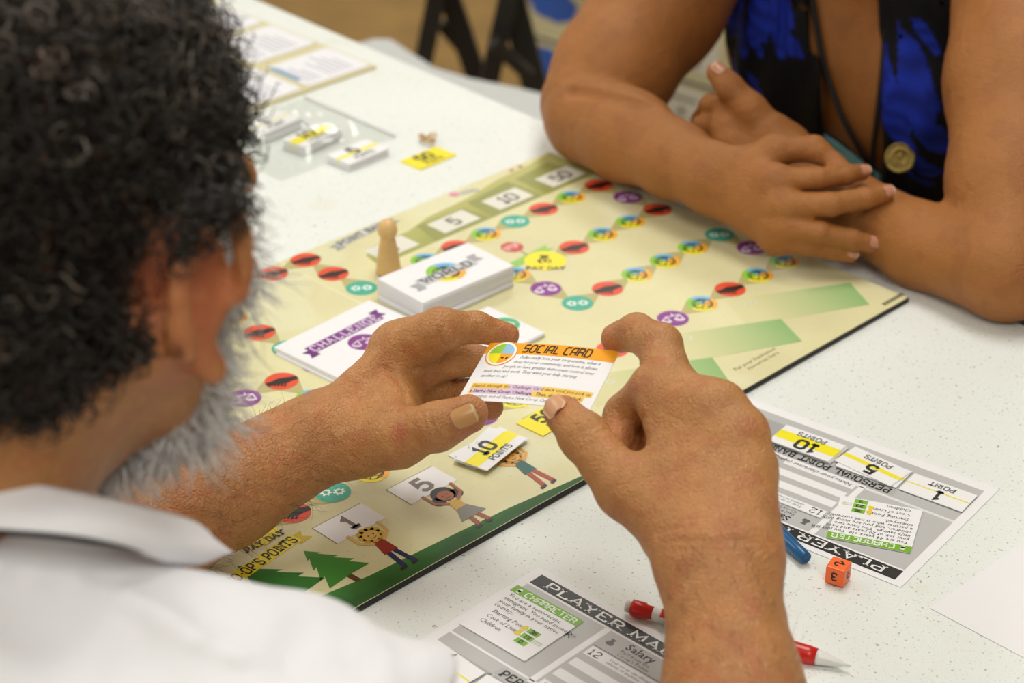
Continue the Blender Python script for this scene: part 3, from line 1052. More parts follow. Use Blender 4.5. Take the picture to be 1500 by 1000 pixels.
# ================================================================== PLAYER SHEETS
SH, SW = 4.07 * U, 6.28 * U
GREY1, GREY2 = (190, 190, 190), (168, 168, 168)


def player_sheet(o, xdir, label):
    """o = its top-left corner in grid units, xdir = reading direction in grid units"""
    x = np.array(G(o[0] + xdir[0], o[1] + xdir[1]) - G(o[0], o[1]))
    x /= np.linalg.norm(x)
    y = np.array([-x[1], x[0], 0])
    org = np.array(G(o[0], o[1], HT + .0006)) - y * SH
    M = frame_matrix(org, x)
    s = paper('player_sheet', SW, SH, .0004, M, (240, 240, 243), label, 'sheet')

    def R(name, x0, y0, x1, y1, rgb, lay=1, par=None):
        return Art().rect(x0 * U, SH - y1 * U, x1 * U, SH - y0 * U).put(name, rgb, par or s, lay)

    R('grey_field', .2, .52, 6.08, 2.46, GREY1)
    bar = R('title_bar', .2, .14, 6.08, .47, (32, 32, 32))
    stroke('title_text', 'PLAYER MANAGEMENT', .5 * U, SH - .41 * U, .2 * U, (236, 236, 236), bar, 3, width=5.2 * U, t=.16)
    for x0 in (2.22, 4.15):
        R('column_gap', x0 - .13, .5, x0, 2.5, (240, 240, 243), 2)
        for k, (y0, y1) in enumerate(((1.06, 1.33), (1.5, 1.72), (1.9, 2.12), (2.3, 2.46))):
            R('entry_row', x0 + .06, y0, x0 + 1.62, y1, (240, 240, 243), 2)
        bg = bag(Art(), .2 * U)
        bg.map(lambda u, v: (u + (x0 + .22) * U, v + SH - .78 * U)).put('money_bag', (96, 96, 96), s, 2)
        if x0 > 3:
            continue
        typed('column_heading', 'Salary', (x0 + .5) * U, SH - .74 * U, .26 * U, (34, 34, 34), s, 2, bold=.00015)
        typed('column_note', "Paid from the\nCo-op's Points", (x0 + .5) * U, SH - .87 * U, .12 * U, (60, 60, 60), s, 2, leading=.85)
        R('rule_line', x0 + .04, 1.02, x0 + 1.6, 1.035, (60, 60, 60), 2)
    stroke('salary_number', '12', 2.34 * U, SH - 1.28 * U, .16 * U, BLACK, s, 3, t=.14)
    typed('row_note', 'Your co-op can change\nsalaries at anytime', 2.74 * U, SH - 1.18 * U, .1 * U, (90, 90, 90), s, 3, shear=.2, leading=.9)
    R('name_strip', 2.1, 2.47, 6.08, 2.56, (240, 240, 243), 2)
    typed('name_prompt', 'Name your character (optional)', 2.35 * U, SH - 2.47 * U, .15 * U, (50, 50, 50), s, 4, shear=.2)
    R('bank_field', .2, 2.52, 6.08, 3.82, GREY1, 1)
    R('divider_line', .2, 2.48, 2.1, 2.52, (240, 240, 243), 3)
    R('bank_heading_band', 1.55, 2.58, 6.08, 2.8, (178, 178, 178), 2)
    stroke('bank_heading', 'PERSONAL POINT BANK', 1.66 * U, SH - 2.78 * U, .17 * U, BLACK, s, 4, width=2.72 * U, t=.2)
    for k in range(4):
        x0 = .2 + k * 1.42
        R('bank_slot', x0, 2.83, x0 + 1.36, 3.57, GREY2, 2)
        Art().line([((x0 + 1.3) * U, SH - 2.9 * U), ((x0 + 1.36) * U, SH - 2.84 * U)], .02 * U).put('slot_corner', (80, 80, 80), s, 3)
    typed('slot_heading', 'CHARACTER\n    CARD', .45 * U, SH - 1.2 * U, .24 * U, (60, 60, 60), s, 2)
    return s, M


def on_sheet(M, cx, cy, rot, h):
    """centre of a slip in sheet units (x right, y down from the sheet's top-left)"""
    return M @ Matrix.Translation((cx * U, SH - cy * U, h)) @ Matrix.Rotation(rot, 4, 'Z')


def character_card(M, label, lines, start, cost, kids, w=1.58 * U, h=1.55 * U):
    o = centred('character_card', w, h, .0004, M, (241, 241, 244), label, 'card')
    hd = Art().rect(0, h * .86, w, h).put('green_header', (118, 178, 38), o, 1)
    stroke('character_title', 'CHARACTER', w * .2, h * .882, h * .085, (240, 246, 232), hd, 3, width=w * .74, t=.2, slab=False, font=TECH)
    fist = Art().disc(w * .1, h * .93, h * .035, 12).line([(w * .1, h * .93), (w * .1, h * .87)], w * .045)
    fist.put('fist_emblem', (226, 240, 206), hd, 3)
    typed('character_text', '\n'.join(lines), w * .05, h * .77, h * .088, (44, 44, 44), o, 2, shear=.15, leading=.92)
    y0 = h * (.77 - .081 * len(lines)) - h * .03
    for k, (t, v) in enumerate((('Starting Points', start), ('Cost of Living', cost), ('Children', kids))):
        y = y0 - k * h * .108
        typed('stat_name', t, w * .12, y, h * .092, (44, 44, 44), o, 2, shear=.15)
        Art().rect(w * .66, y - h * .015, w * .82, y + h * .07).put('stat_box', (128, 186, 40), o, 2)
        stroke('stat_value', v, w * .74, y, h * .055, (24, 30, 16), o, 4, center=True, t=.22, slab=False)
        if k < 2:
            bag(Art(), h * .1).map(lambda u, q: (u + w * .605, q + y + h * .02)).put('coin_bag', (236, 208, 40), o, 3)
        if k == 1:
            typed('stat_unit', 'points\na year', w * .84, y + h * .03, h * .05, (128, 186, 40), o, 2, leading=.8)
    return o


s1, M1 = player_sheet((12.80, 10.43), (-.023, 1.0), 'player management sheet near the front, its right part hidden behind the raised forearm')
s2, M2 = player_sheet((8.58, 15.49), (.136, -.9907), 'upside down player management sheet on the right with three point slips on it')
character_card(on_sheet(M1, .93, 1.46, .02, .0009), 'white character card with green header about a semi-recent immigrant, on the near sheet', ['You are a semi-recent', 'immigrant. You send money to', 'your family in your native', 'country.'], '36', '19', '0')
character_card(on_sheet(M2, 1.34, 1.49, .32, .0009), 'tilted character card with green header beside the orange die on the far sheet', ['You are 44 years old. You just left', 'your job of 20 years and have', 'little savings. You have two', 'children, and you are living with', 'a partner who is not currently', 'employed.'], '36', '23', '2', h=1.5 * U)
point_card('points_slip', '1', on_sheet(M2, .88, 3.19, .02, .0012), 'one point slip with thin yellow line on the upside down sheet, right end', None, 'thin', w=1.34 * U, h=.7 * U)
for i in range(2):
    point_card('points_slip', '5', on_sheet(M2, 2.28 + .05 * i, 3.18 + .04 * i, .02 - .14 * i, .0012 + .0007 * i), ['lower of two five point slips on the upside down sheet', 'upper five point slip lying askew on the upside down sheet'][i], 'five point slips on the far sheet', 'mid', w=1.34 * U, h=.72 * U)
for i in range(3):
    point_card('points_slip', '10', on_sheet(M2, 3.74 + .02 * i, 3.18 - .015 * i, .01 * i, .0012 + .0007 * i), ['bottom ten point slip of the pile on the upside down sheet', 'middle ten point slip of the pile on the upside down sheet', 'top ten point slip with wide yellow band on the upside down sheet'][i], 'ten point slips on the far sheet', 'wide', w=1.36 * U, h=.74 * U)
point_card('points_slip', '1', on_sheet(M1, .78, 3.24, -.06, .0012), 'one point slip on the near sheet next to the white shirt sleeve', None, 'thin', w=1.36 * U, h=.72 * U)
point_card('points_slip', '5', on_sheet(M1, 2.22, 3.26, .04, .0012), 'five point slip on the near sheet at the bottom of the picture', None, 'mid', w=1.34 * U, h=.72 * U)
rp = paper('paper_sheet', 8.5 * .0254, 11 * .0254, .0004, frame_matrix(np.array(G(8.72, 16.22, HT + .0006)), np.array(G(8.75, 18.2) - G(8.72, 16.22))) , (238, 238, 241), 'plain white sheet of paper at the right edge of the table', 'paper')

# ------------------------------------------------------------------ orange die
ds = .0124
DM = frame_matrix(np.array(G(9.23, 14.55, HT + .0009 + ds / 2)), np.array(G(9.38, 14.72) - G(9.48, 14.36)))
bm = bmesh.new()
box_bm(bm, -ds / 2, ds / 2, -ds / 2, ds / 2, -ds / 2, ds / 2, .0008, 2)
die = bobj('die', bm, mat('orange_plastic', (255, 112, 44), .35), None, False, DM)
tag(die, 'small orange six-sided die with black numerals by the upside down sheet', 'die')
for s, Mx, in (('2', Matrix.Rotation(math.pi * .75, 4, 'Z')), ('3', Matrix.Rotation(math.pi / 2, 4, 'X') @ Matrix.Rotation(math.pi, 4, 'Z')), ('6', Matrix.Rotation(math.pi / 2, 4, 'Z') @ Matrix.Rotation(math.pi / 2, 4, 'X') @ Matrix.Rotation(.6, 4, 'Z'))):
    A, w = letters(s, ds * .42, t=.22, slab=False)
    A.map(lambda u, v: (u - w / 2, v - ds * .21))
    o = A.put('die_numeral', BLACK, die, 0)
    o.matrix_local = Mx @ Matrix.Translation((0, 0, ds / 2 + .00008))


# ------------------------------------------------------------------ pens
def axis_matrix(p, q):
    p, q = np.array(p), np.array(q)
    z = (q - p) / np.linalg.norm(q - p)
    x = np.cross([0, 0, 1.0], z)
    x /= np.linalg.norm(x)
    M = np.eye(4)
    M[:3, 0], M[:3, 1], M[:3, 2], M[:3, 3] = x, np.cross(z, x), z, p
    return Matrix(M.tolist())


pa, pb_ = np.array(tb(916, 887, .006)), np.array(tb(1246, 975, .0045))
PL = np.linalg.norm(pb_ - pa)
pen = empty('mechanical_pencil', axis_matrix(pa, pb_))
tag(pen, 'red and white mechanical pencil lying behind the raised forearm', 'pencil')
REDP, WHP = mat('red_plastic', (204, 32, 22), .3), mat('white_plastic', (232, 232, 228), .35)
lathe('eraser', [(.0018, 0), (.0034, .0005), (.0036, .0015), (.0036, .004)], mat('eraser_rubber', (222, 220, 214), .8), pen)
lathe('eraser_collar', [(.0037, .004), (.0050, .0045), (.0052, .006), (.0052, .0125), (.0042, .0135), (.0042, .018)], REDP, pen)
lathe('barrel', [(.0040, .018), (.0044, .019), (.0046, .05), (.0048, PL * .52), (.0048, PL * .54)], WHP, pen)
lathe('grip', [(.0052, PL * .54), (.0058, PL * .56), (.0061, PL * .7), (.0056, PL * .82), (.0050, PL * .855)], REDP, pen)
lathe('cone', [(.0048, PL * .855), (.0044, PL * .87), (.0022, PL * .955), (.0010, PL * .975), (.0006, PL)], WHP, pen)
bm = bmesh.new()
box_bm(bm, .0042, .0066, -.0028, .0028, .0235, .05, .0009, 2)
clip = bobj('pocket_clip', bm, REDP, pen)
clip.rotation_euler = (0, 0, 2.2)
pa, pb_ = np.array(tb(1060, 705, .0055)), np.array(tb(1181, 818, .0055))
PL = np.linalg.norm(pb_ - pa)
pen2 = empty('pen', axis_matrix(pb_, pa))
tag(pen2, 'dark blue pen cap end sticking out from behind the wrist near the die', 'pen')
BLUP = mat('blue_plastic', (26, 92, 142), .3)
lathe('pen_cap', [(.0008, .0016), (.0026, .0012), (.0034, .0), (.0041, .0006), (.0044, .012), (.0053, .03), (.0056, .05), (.0056, .058)], BLUP, pen2)
lathe('pen_barrel', [(.0046, .058), (.0048, .06), (.0048, PL)], mat('pen_white', (228, 228, 226), .35), pen2)

# ------------------------------------------------------------------ second board with rule sheets at the far left
fb = G(-1.5, -10.15, HT)
bxd = np.array(G(-1.5, -10.15) - G(2.87, -10.15))
bxd /= np.linalg.norm(bxd)
FBM = frame_matrix(np.array(G(2.95, -10.2, HT)), bxd)          # local x towards the far edge, y to the left along the table
board2 = empty('rules_board', FBM)
tag(board2, 'cream backing board with four rule sheets at the far left end of the table', 'board')
bm = bmesh.new()
box_bm(bm, -.10, 4.45 * U, 0, .30, 0, .003)
bobj('board_panel', bm, mat('board_print2', (216, 208, 166), .35, noise=(12, .05)), board2)
RSH = [(2.0, .14, 2.36, 1.98), (-.72, .14, 2.5, 2.2), (1.95, 2.6, 2.4, 2.15), (-.95, 2.95, 2.3, 2.0), (1.95, 5.1, 2.4, 2.15)]
for i, (x, y, w, h) in enumerate(RSH):
    rs = prism('rule_sheet', rounded(0, w * U, 0, h * U, .006, 4), 0, .0006, mat('rule_paper', (238, 238, 243), .4), None, FBM @ Matrix.Translation((x * U, y * U, .0032)))
    tag(rs, ['rounded rule sheet with blue strip nearest to the woman, on the far cream board', 'rounded rule sheet touching the dark hair, nearest the clear bag', 'second rounded rule sheet from the woman, blue strip, beside the table edge', 'rounded sheet on the cream board hidden behind the dark hair', 'farthest rounded rule sheet at the top edge beside the hair'][i], 'sheet', 'rule sheets on the cream board')
    for k in range(9):
        if k == 3:
            continue
        Art().rect(.22 * U + k * .2 * U * 1.0, .25 * U, .3 * U + k * .2 * U, (h - .25 - .3 * ((k * 7) % 3)) * U).put('text_line', (196, 196, 208), rs, 1, z=.0006)
    if i in (0, 2):
        Art().rect(.02 * U, (h - 1.45) * U, .2 * U, (h - .12) * U).put('blue_strip', (120, 160, 190), rs, 2, z=.0006)
A = Art().rect(-.95 * U, 2.75 * U, 1.5 * U, 5.2 * U)
pic = A.put('board_picture', (224, 214, 130), board2, 1, z=.003)
Art().poly([(1.5 * U, 2.75 * U), (1.5 * U, 5.2 * U), (1.1 * U, 5.2 * U), (1.1 * U, 2.75 * U)]).put('picture_hedge', (70, 112, 48), pic, 2, z=.003)
A = Art()
for k in range(9):
    A.disc((.2 + .8 * rng.random()) * U, (2.85 + .2 * k) * U, .16 * U, 10, ry=.1 * U)
A.put('picture_leaves', (110, 140, 60), pic, 3, z=.003)

# ================================================================== BACKGROUND
# chair with a pale grey plastic seat drawn up to the far side of the table
cs = [tb(520, 62, -.30), tb(548, 54, -.30), tb(575, 55, -.30), tb(600, 72, -.30), tb(640, 97, -.30), tb(690, 112, -.30), tb(760, 126, -.30), tb(830, 142, -.30), tb(900, 210, -.30), tb(760, 260, -.30), tb(560, 170, -.30)]
chair = empty('grey_chair', Matrix.Translation((cs[6][0], cs[6][1], 0)))
tag(chair, 'empty chair with pale grey plastic seat pushed under the far table edge', 'chair')
prism('seat', [(p[0] - cs[6][0], p[1] - cs[6][1]) for p in cs][::-1], ZT - .30 - .028, ZT - .30, mat('grey_plastic', (206, 208, 208), .45), chair, bevel=.008)
cen = np.mean(cs, axis=0)
for dx, dy in ((-.17, -.05), (.17, -.05), (-.13, .1), (.15, .08)):
    x, y = cen[0] - cs[6][0] + dx, cen[1] - cs[6][1] + dy - .02
    V, F = tube_mesh([[(x, y, ZT - .325), (x * 1.08, y * 1.08, .001)]], [[.012] * 2], 10)
    mobj('leg', V, F, mat('chrome_tube', (150, 152, 154), .3, .8), chair, True)


# black folding chair: two crossed side frames
def bar(p, q, w, t):
    """flat bar between two points"""
    p, q = np.array(p), np.array(q)
    d = (q - p) / np.linalg.norm(q - p)
    s = np.cross(d, [0, 1.0, 0])
    s /= np.linalg.norm(s)
    n = np.cross(s, d)
    V = [p + s * a * w / 2 + n * b * t / 2 for a, b in ((-1, -1), (1, -1), (1, 1), (-1, 1))] + [q + s * a * w / 2 + n * b * t / 2 for a, b in ((-1, -1), (1, -1), (1, 1), (-1, 1))]
    return V, [(0, 3, 2, 1), (4, 5, 6, 7), (0, 1, 5, 4), (1, 2, 6, 5), (2, 3, 7, 6), (3, 0, 4, 7)]


BD = 3.2
BLK = mat('black_plastic', (44, 44, 44), .4, noise=(8, .1))
fc = empty('folding_chair', Matrix.Translation((px(690, 60, BD)[0], px(690, 60, BD)[1], 0)))
tag(fc, 'black folding chair with crossed legs standing on the brown floor behind', 'chair')
org = np.array(fc.location)
for (u0, v0, u1, v1, w, d0, d1, nm) in ((650, -60, 612, 130, .030, BD, BD + .12, 'leg'), (640, -60, 706, 135, .034, BD + .03, BD + .15, 'leg'), (757, -60, 712, 140, .030, BD - .12, BD, 'leg'), (735, -60, 790, 150, .040, BD - .09, BD + .03, 'leg'),
                                       (645, 35, 700, 100, .014, BD + .09, BD + .13, 'brace'), (722, 62, 775, 110, .018, BD - .10, BD - .06, 'brace')):
    p, q = px(u0, v0, d0), px(u1, v1, d1)
    dd = (q - p)
    if nm == 'leg':
        q = p + dd * ((.004 - p[2]) / dd[2]) if q[2] > .02 else q
    V, F = bar(p - org, q - org, w, .022)
    mobj(nm, V, F, BLK, fc)
p0, p1 = px(648, -95, BD), px(752, -95, BD - .12)
p0, p1 = p0 - org, p1 - org
prism('seat', [(p0[0] - .05, p0[1] - .06), (p1[0] + .06, p1[1] - .06), (p1[0] + .06, p1[1] + .36), (p0[0] - .05, p0[1] + .34)], p0[2] - .01, p0[2] + .015, BLK, fc, bevel=.004)

# printed cartons stacked on the floor behind the woman
def fl(u, v):
    w = CAMR @ np.array([(u - 750) / FPX, (v - 500) / FPX, 1.0])
    return CAMP + w * (-CAMP[2] / w[2])


CART = mat('carton', (212, 206, 166), .6, noise=(6, .05))
c0, c1 = fl(768, 128), fl(1012, 205)
cx_ = (c1 - c0) / np.linalg.norm(c1 - c0)
CM = frame_matrix(c0, cx_)                      # local x along the front faces, -y towards the table
cwid = .62
for col in range(2):
    for row in range(4):
        h, w, d = .117, cwid, .34
        M = CM @ Matrix.Translation((col * (cwid + .006) + .006 * ((row * 5) % 3 - 1), .004 * (row % 2), row * (h + .001) + .0005))
        bm = bmesh.new()
        box_bm(bm, 0, w, 0, d, 0, h, .004, 2)
        c = bobj('carton', bm, CART, None, False, M)
        tag(c, '%s cream carton in the %s stack on the floor behind the folded arms' % (['lowest', 'second', 'third', 'topmost'][row], ['left', 'right'][col]), 'carton', 'cream cartons behind the woman')

        def face(A, name, rgb, lay):
            o = A.put(name, rgb, c, 0)
            o.matrix_local = Matrix.Translation((0, -.0004 * lay - .0003, 0)) @ Matrix.Rotation(math.pi / 2, 4, 'X')
            return o
        face(Art().rect(0.004, h - .012, w - .004, h - .004), 'dark_band', (96, 92, 62) if row % 2 else (84, 62, 92), 1)
        r_ = random.Random(row + 7 * col)
        A = Art()
        pts = []
        for k in range(18):
            t = k / 18 * 2 * math.pi
            pts.append((.06 + (.052 + .014 * r_.random()) * math.cos(t), h * .52 + (.026 + .014 * r_.random()) * math.sin(t)))
        face(A.poly(pts), 'blue_print', (48, 96, 190), 1)
        face(Art().rect(w * .50, .012, w * .70, h - .02), 'white_label', (226, 226, 216), 1)
        for k, (q, z_) in enumerate(((.575, .03), (.605, .05), (.625, .028))):
            face(Art().disc(w * q, z_, .0075, 10), 'label_dot', (60, 62, 56), 2)
        face(Art().rect(w * .54, h - .045, w * .66, h - .038), 'label_line', (120, 122, 116), 2)

# ================================================================== SOFT SOLIDS (bodies and clothes)
class Cone:
    """tapered limb segment, optionally flattened along an axis"""

    def __init__(s, a, b, ra, rb, n=None, flat=1.0):
        s.a, s.b = np.array(a, np.float32), np.array(b, np.float32)
        s.ra, s.rb = float(ra), float(rb)
        s.n = None
        if n is not None:
            n = np.array(n, float)
            d = (s.b - s.a).astype(float)
            if np.linalg.norm(d) > 1e-6:
                d /= np.linalg.norm(d)
                n = n - d * (n @ d)
            s.n = (n / np.linalg.norm(n)).astype(np.float32)
        s.flat = flat

    def f(s, P):
        pa = P - s.a
        if s.n is not None:
            pa = pa + (pa @ s.n)[:, None] * s.n * np.float32(1 / s.flat - 1)
        ba = s.b - s.a
        t = np.clip((pa @ ba) / max(float(ba @ ba), 1e-9), 0, 1)
        q = pa - t[:, None] * ba
        return np.sqrt(np.einsum('ij,ij->i', q, q)) - (s.ra + (s.rb - s.ra) * t)

    def lo(s, P):
        return s.f(P) * min(1.0, s.flat)


class Ell:
    def __init__(s, c, axes, r):
        s.c = np.array(c, np.float32)
        s.A = np.array(axes, np.float32)
        s.r = np.array(r, np.float32)

    def f(s, P):
        q = (P - s.c) @ s.A.T
        k0 = np.linalg.norm(q / s.r, axis=1)
        k1 = np.linalg.norm(q / s.r ** 2, axis=1) + 1e-9
        return k0 * (k0 - 1) / k1

    def lo(s, P):
        q = (P - s.c) @ s.A.T
        return (np.linalg.norm(q / s.r, axis=1) - 1) * float(s.r.min())


class Half:
    """half space: inside where (p - o).n < 0"""

    def __init__(s, o, n):
        s.o = np.array(o, np.float32)
        n = np.array(n, float)
        s.n = (n / np.linalg.norm(n)).astype(np.float32)

    def f(s, P):
        return (P - s.o) @ s.n

    lo = f


def smin(a, b, k):
    if k <= 0:
        return np.minimum(a, b)
    h = np.clip(0.5 + 0.5 * (b - a) / k, 0, 1)
    return b + (a - b) * h - k * h * (1 - h)


class Node:
    def __init__(s, op, k, *ch):
        s.op, s.k, s.ch = op, k, ch

    def ev(s, P, c, rad):
        """values at P or None when everything is farther than rad from c"""
        out = None
        for i, n in enumerate(s.ch):
            if isinstance(n, Node):
                v = n.ev(P, c, rad)
            else:
                v = None if (s.op == 'U' and float(n.lo(c)[0]) > rad) else n.f(P)
            if s.op == 'U':
                if v is not None:
                    out = v if out is None else smin(out, v, s.k)
            elif s.op == 'S':            # first minus the others
                if i == 0:
                    if v is None:
                        return None
                    out = v
                elif v is not None:
                    out = -smin(-out, v, s.k)
            elif s.op == 'I':
                if v is None:
                    return None
                out = v if out is None else -smin(-out, -v, s.k)
            elif s.op == 'O':            # offset
                out = None if v is None else v - s.k
        return out


def Un(k, *c):
    return Node('U', k, *c)


def Sub(k, *c):
    return Node('S', k, *c)


def Int(k, *c):
    return Node('I', k, *c)


def Off(k, c):
    return Node('O', k, c)


def net(node, lo, hi, h, disp=None, margin=0.03, nb=20):
    """surface nets of node <= 0 on a sparse grid of cell h -> verts (n,3), quads (m,4)"""
    lo, hi = np.array(lo, float), np.array(hi, float)
    nblk = np.ceil((hi - lo) / (h * nb)).astype(int)
    g = np.arange(nb + 1, dtype=np.float32) * h
    gx, gy, gz = np.meshgrid(g, g, g, indexing='ij')
    LP = np.stack([gx.ravel(), gy.ravel(), gz.ravel()], 1).astype(np.float32)
    half = np.float32(nb * h / 2)
    diag = float(half * math.sqrt(3))
    NG = nblk * nb + 2
    keys, pos, quads = [], [], []
    offs = [(0, 0, 0), (1, 0, 0), (0, 1, 0), (1, 1, 0), (0, 0, 1), (1, 0, 1), (0, 1, 1), (1, 1, 1)]
    eds = [(0, 1), (2, 3), (4, 5), (6, 7), (0, 2), (1, 3), (4, 6), (5, 7), (0, 4), (1, 5), (2, 6), (3, 7)]

    def key(i, j, k):
        return (i.astype(np.int64) * NG[1] + j) * NG[2] + k

    for bi in range(nblk[0]):
        for bj in range(nblk[1]):
            for bk in range(nblk[2]):
                o = (lo + np.array([bi, bj, bk]) * nb * h).astype(np.float32)
                c = (o + half)[None]
                v = node.ev(c, c, diag + margin)
                if v is None or abs(float(v[0])) > (diag + margin) * 1.6:
                    continue
                P = LP + o
                v = node.ev(P, c, diag + margin)
                if v is None:
                    continue
                if disp is not None:
                    v = v + disp(P)
                if v.min() > 0 or v.max() < 0:
                    continue
                W = v.reshape(nb + 1, nb + 1, nb + 1)
                S = W < 0
                cn = [S[a:a + nb, b:b + nb, d:d + nb] for a, b, d in offs]
                cw = [W[a:a + nb, b:b + nb, d:d + nb] for a, b, d in offs]
                anyc = np.logical_or.reduce(cn)
                allc = np.logical_and.reduce(cn)
                act = anyc & ~allc
                I, J, K = np.nonzero(act)
                if len(I):
                    acc = np.zeros((len(I), 3))
                    cnt = np.zeros(len(I))
                    for e0, e1 in eds:
                        w0, w1 = cw[e0][act], cw[e1][act]
                        cr = (w0 < 0) != (w1 < 0)
                        t = np.where(cr, w0 / np.where(np.abs(w0 - w1) < 1e-12, 1, w0 - w1), 0)
                        p0, p1 = np.array(offs[e0]), np.array(offs[e1])
                        acc += cr[:, None] * (p0 + t[:, None] * (p1 - p0))
                        cnt += cr
                    acc /= cnt[:, None]
                    pos.append(o + (np.stack([I, J, K], 1) + acc) * h)
                    keys.append(key(I + bi * nb, J + bj * nb, K + bk * nb))
                for ax in range(3):
                    d = [0, 0, 0]
                    d[ax] = 1
                    A = S[:nb, :nb, :nb]
                    B = S[d[0]:nb + d[0], d[1]:nb + d[1], d[2]:nb + d[2]]
                    I, J, K = np.nonzero(A != B)
                    if not len(I):
                        continue
                    fl = A[I, J, K]
                    G3 = [I + bi * nb, J + bj * nb, K + bk * nb]
                    u, w = [(1, 2), (2, 0), (0, 1)][ax]
                    q = []
                    for du, dw in ((0, 0), (1, 0), (1, 1), (0, 1)):
                        H = [x.copy() for x in G3]
                        H[u] = H[u] - 1 + du
                        H[w] = H[w] - 1 + dw
                        q.append(key(*H))
                    q = np.stack(q, 1)
                    q[~fl] = q[~fl][:, ::-1]
                    quads.append(q)
    keys = np.concatenate(keys)
    pos = np.concatenate(pos)
    quads = np.concatenate(quads)
    o = np.argsort(keys)
    keys, pos = keys[o], pos[o]
    ix = np.searchsorted(keys, quads)
    ix = np.clip(ix, 0, len(keys) - 1)
    ok = (keys[ix] == quads).all(1)
    return pos, ix[ok]


def soft_object(name, pieces, material, parent=None, color=None):
    """pieces: list of (verts, quads) -> one smooth mesh object; color: f(verts) -> (n,3) linear"""
    V, Q, b = [], [], 0
    for v, q in pieces:
        V.append(v)
        Q.append(q + b)
        b += len(v)
    V, Q = np.concatenate(V), np.concatenate(Q)
    me = bpy.data.meshes.new(name)
    me.vertices.add(len(V))
    me.vertices.foreach_set('co', V.astype(np.float32).ravel())
    me.loops.add(len(Q) * 4)
    me.loops.foreach_set('vertex_index', Q.astype(np.int32).ravel())
    me.polygons.add(len(Q))
    me.polygons.foreach_set('loop_start', np.arange(0, len(Q) * 4, 4, dtype=np.int32))
    me.polygons.foreach_set('use_smooth', np.ones(len(Q), bool))
    me.update(calc_edges=True)
    me.validate()
    me.materials.append(material)
    if color is not None:
        c = color(V)
        at = me.attributes.new('Col', 'FLOAT_COLOR', 'POINT')
        at.data.foreach_set('color', np.c_[c, np.ones(len(V))].astype(np.float32).ravel())
    o = bpy.data.objects.new(name, me)
    return link(o, parent)


def chain(k, pts, rr, n=None, flat=1.0):
    """limb through several joints"""
    return Un(k, *[Cone(pts[i], pts[i + 1], rr[i], rr[i + 1], n, flat) for i in range(len(pts) - 1)])


def near(V, c, r):
    """soft 0..1 weight of the points within r of c (or of a segment c = (a, b))"""
    if isinstance(c, tuple):
        a, b = np.array(c[0]), np.array(c[1])
        ba = b - a
        t = np.clip((V - a) @ ba / (ba @ ba), 0, 1)
        d = np.linalg.norm(V - a - t[:, None] * ba, axis=1)
    else:
        d = np.linalg.norm(V - np.array(c), axis=1)
    w = np.clip(1 - d / r, 0, 1)
    return w * w * (3 - 2 * w)


def mixc(C, w, rgb):
    c = np.array(lin(rgb))
    return C * (1 - w[:, None]) + c * w[:, None]


def unit(v):
    v = np.array(v, float)
    return v / np.linalg.norm(v)


def nail(name, tip, base, out, w, parent, rgb=(214, 170, 140), edge=(226, 206, 176), ln=None):
    """curved finger nail plate: tip and base on the nail's centre line, out = direction it faces"""
    tip, base, out = np.array(tip), np.array(base), unit(out)
    d = tip - base
    L = np.linalg.norm(d)
    d = d / L
    out = unit(out - d * (out @ d))
    s = np.cross(d, out)
    V, F, nu, nv = [], [], 9, 8
    for sh in (0, 1):
        for i in range(nu + 1):
            t = i / nu
            ww = w * (0.5 + .5 * min(1, (t * 5.5) ** .6)) * (1.0 if t < .85 else math.sqrt(max(.25, 1 - ((t - .85) / .19) ** 2)))
            for j in range(nv + 1):
                a = (j / nv * 2 - 1)
                p = base + d * L * t + s * (a * ww / 2) + out * (-(a * a) * ww * .2 - (t - .45) ** 2 * L * .12 - sh * .0006)
                V.append(p)
    n1 = (nu + 1) * (nv + 1)
    mi = []
    for i in range(nu):
        for j in range(nv):
            q = (i * (nv + 1) + j, (i + 1) * (nv + 1) + j, (i + 1) * (nv + 1) + j + 1, i * (nv + 1) + j + 1)
            F.append(q)
            mi.append(1 if i >= nu - 1 else 0)
            F.append(tuple(x + n1 for x in q[::-1]))
            mi.append(0)
    for i in range(nu):
        for j in (0, nv):
            q = (i * (nv + 1) + j, (i + 1) * (nv + 1) + j, (i + 1) * (nv + 1) + j + n1, i * (nv + 1) + j + n1)
            F.append(q)
            mi.append(0)
    for j in range(nv):
        q = (nu * (nv + 1) + j, nu * (nv + 1) + j + 1, nu * (nv + 1) + j + 1 + n1, nu * (nv + 1) + j + n1)
        F.append(q)
        mi.append(1)
    o = mobj(name, V, F, mat('nail_%d_%d_%d' % rgb, rgb, .3), parent, True)
    o.data.materials.append(mat('nail_%d_%d_%d' % edge, edge, .35))
    o.data.polygons.foreach_set('material_index', mi)
    return o


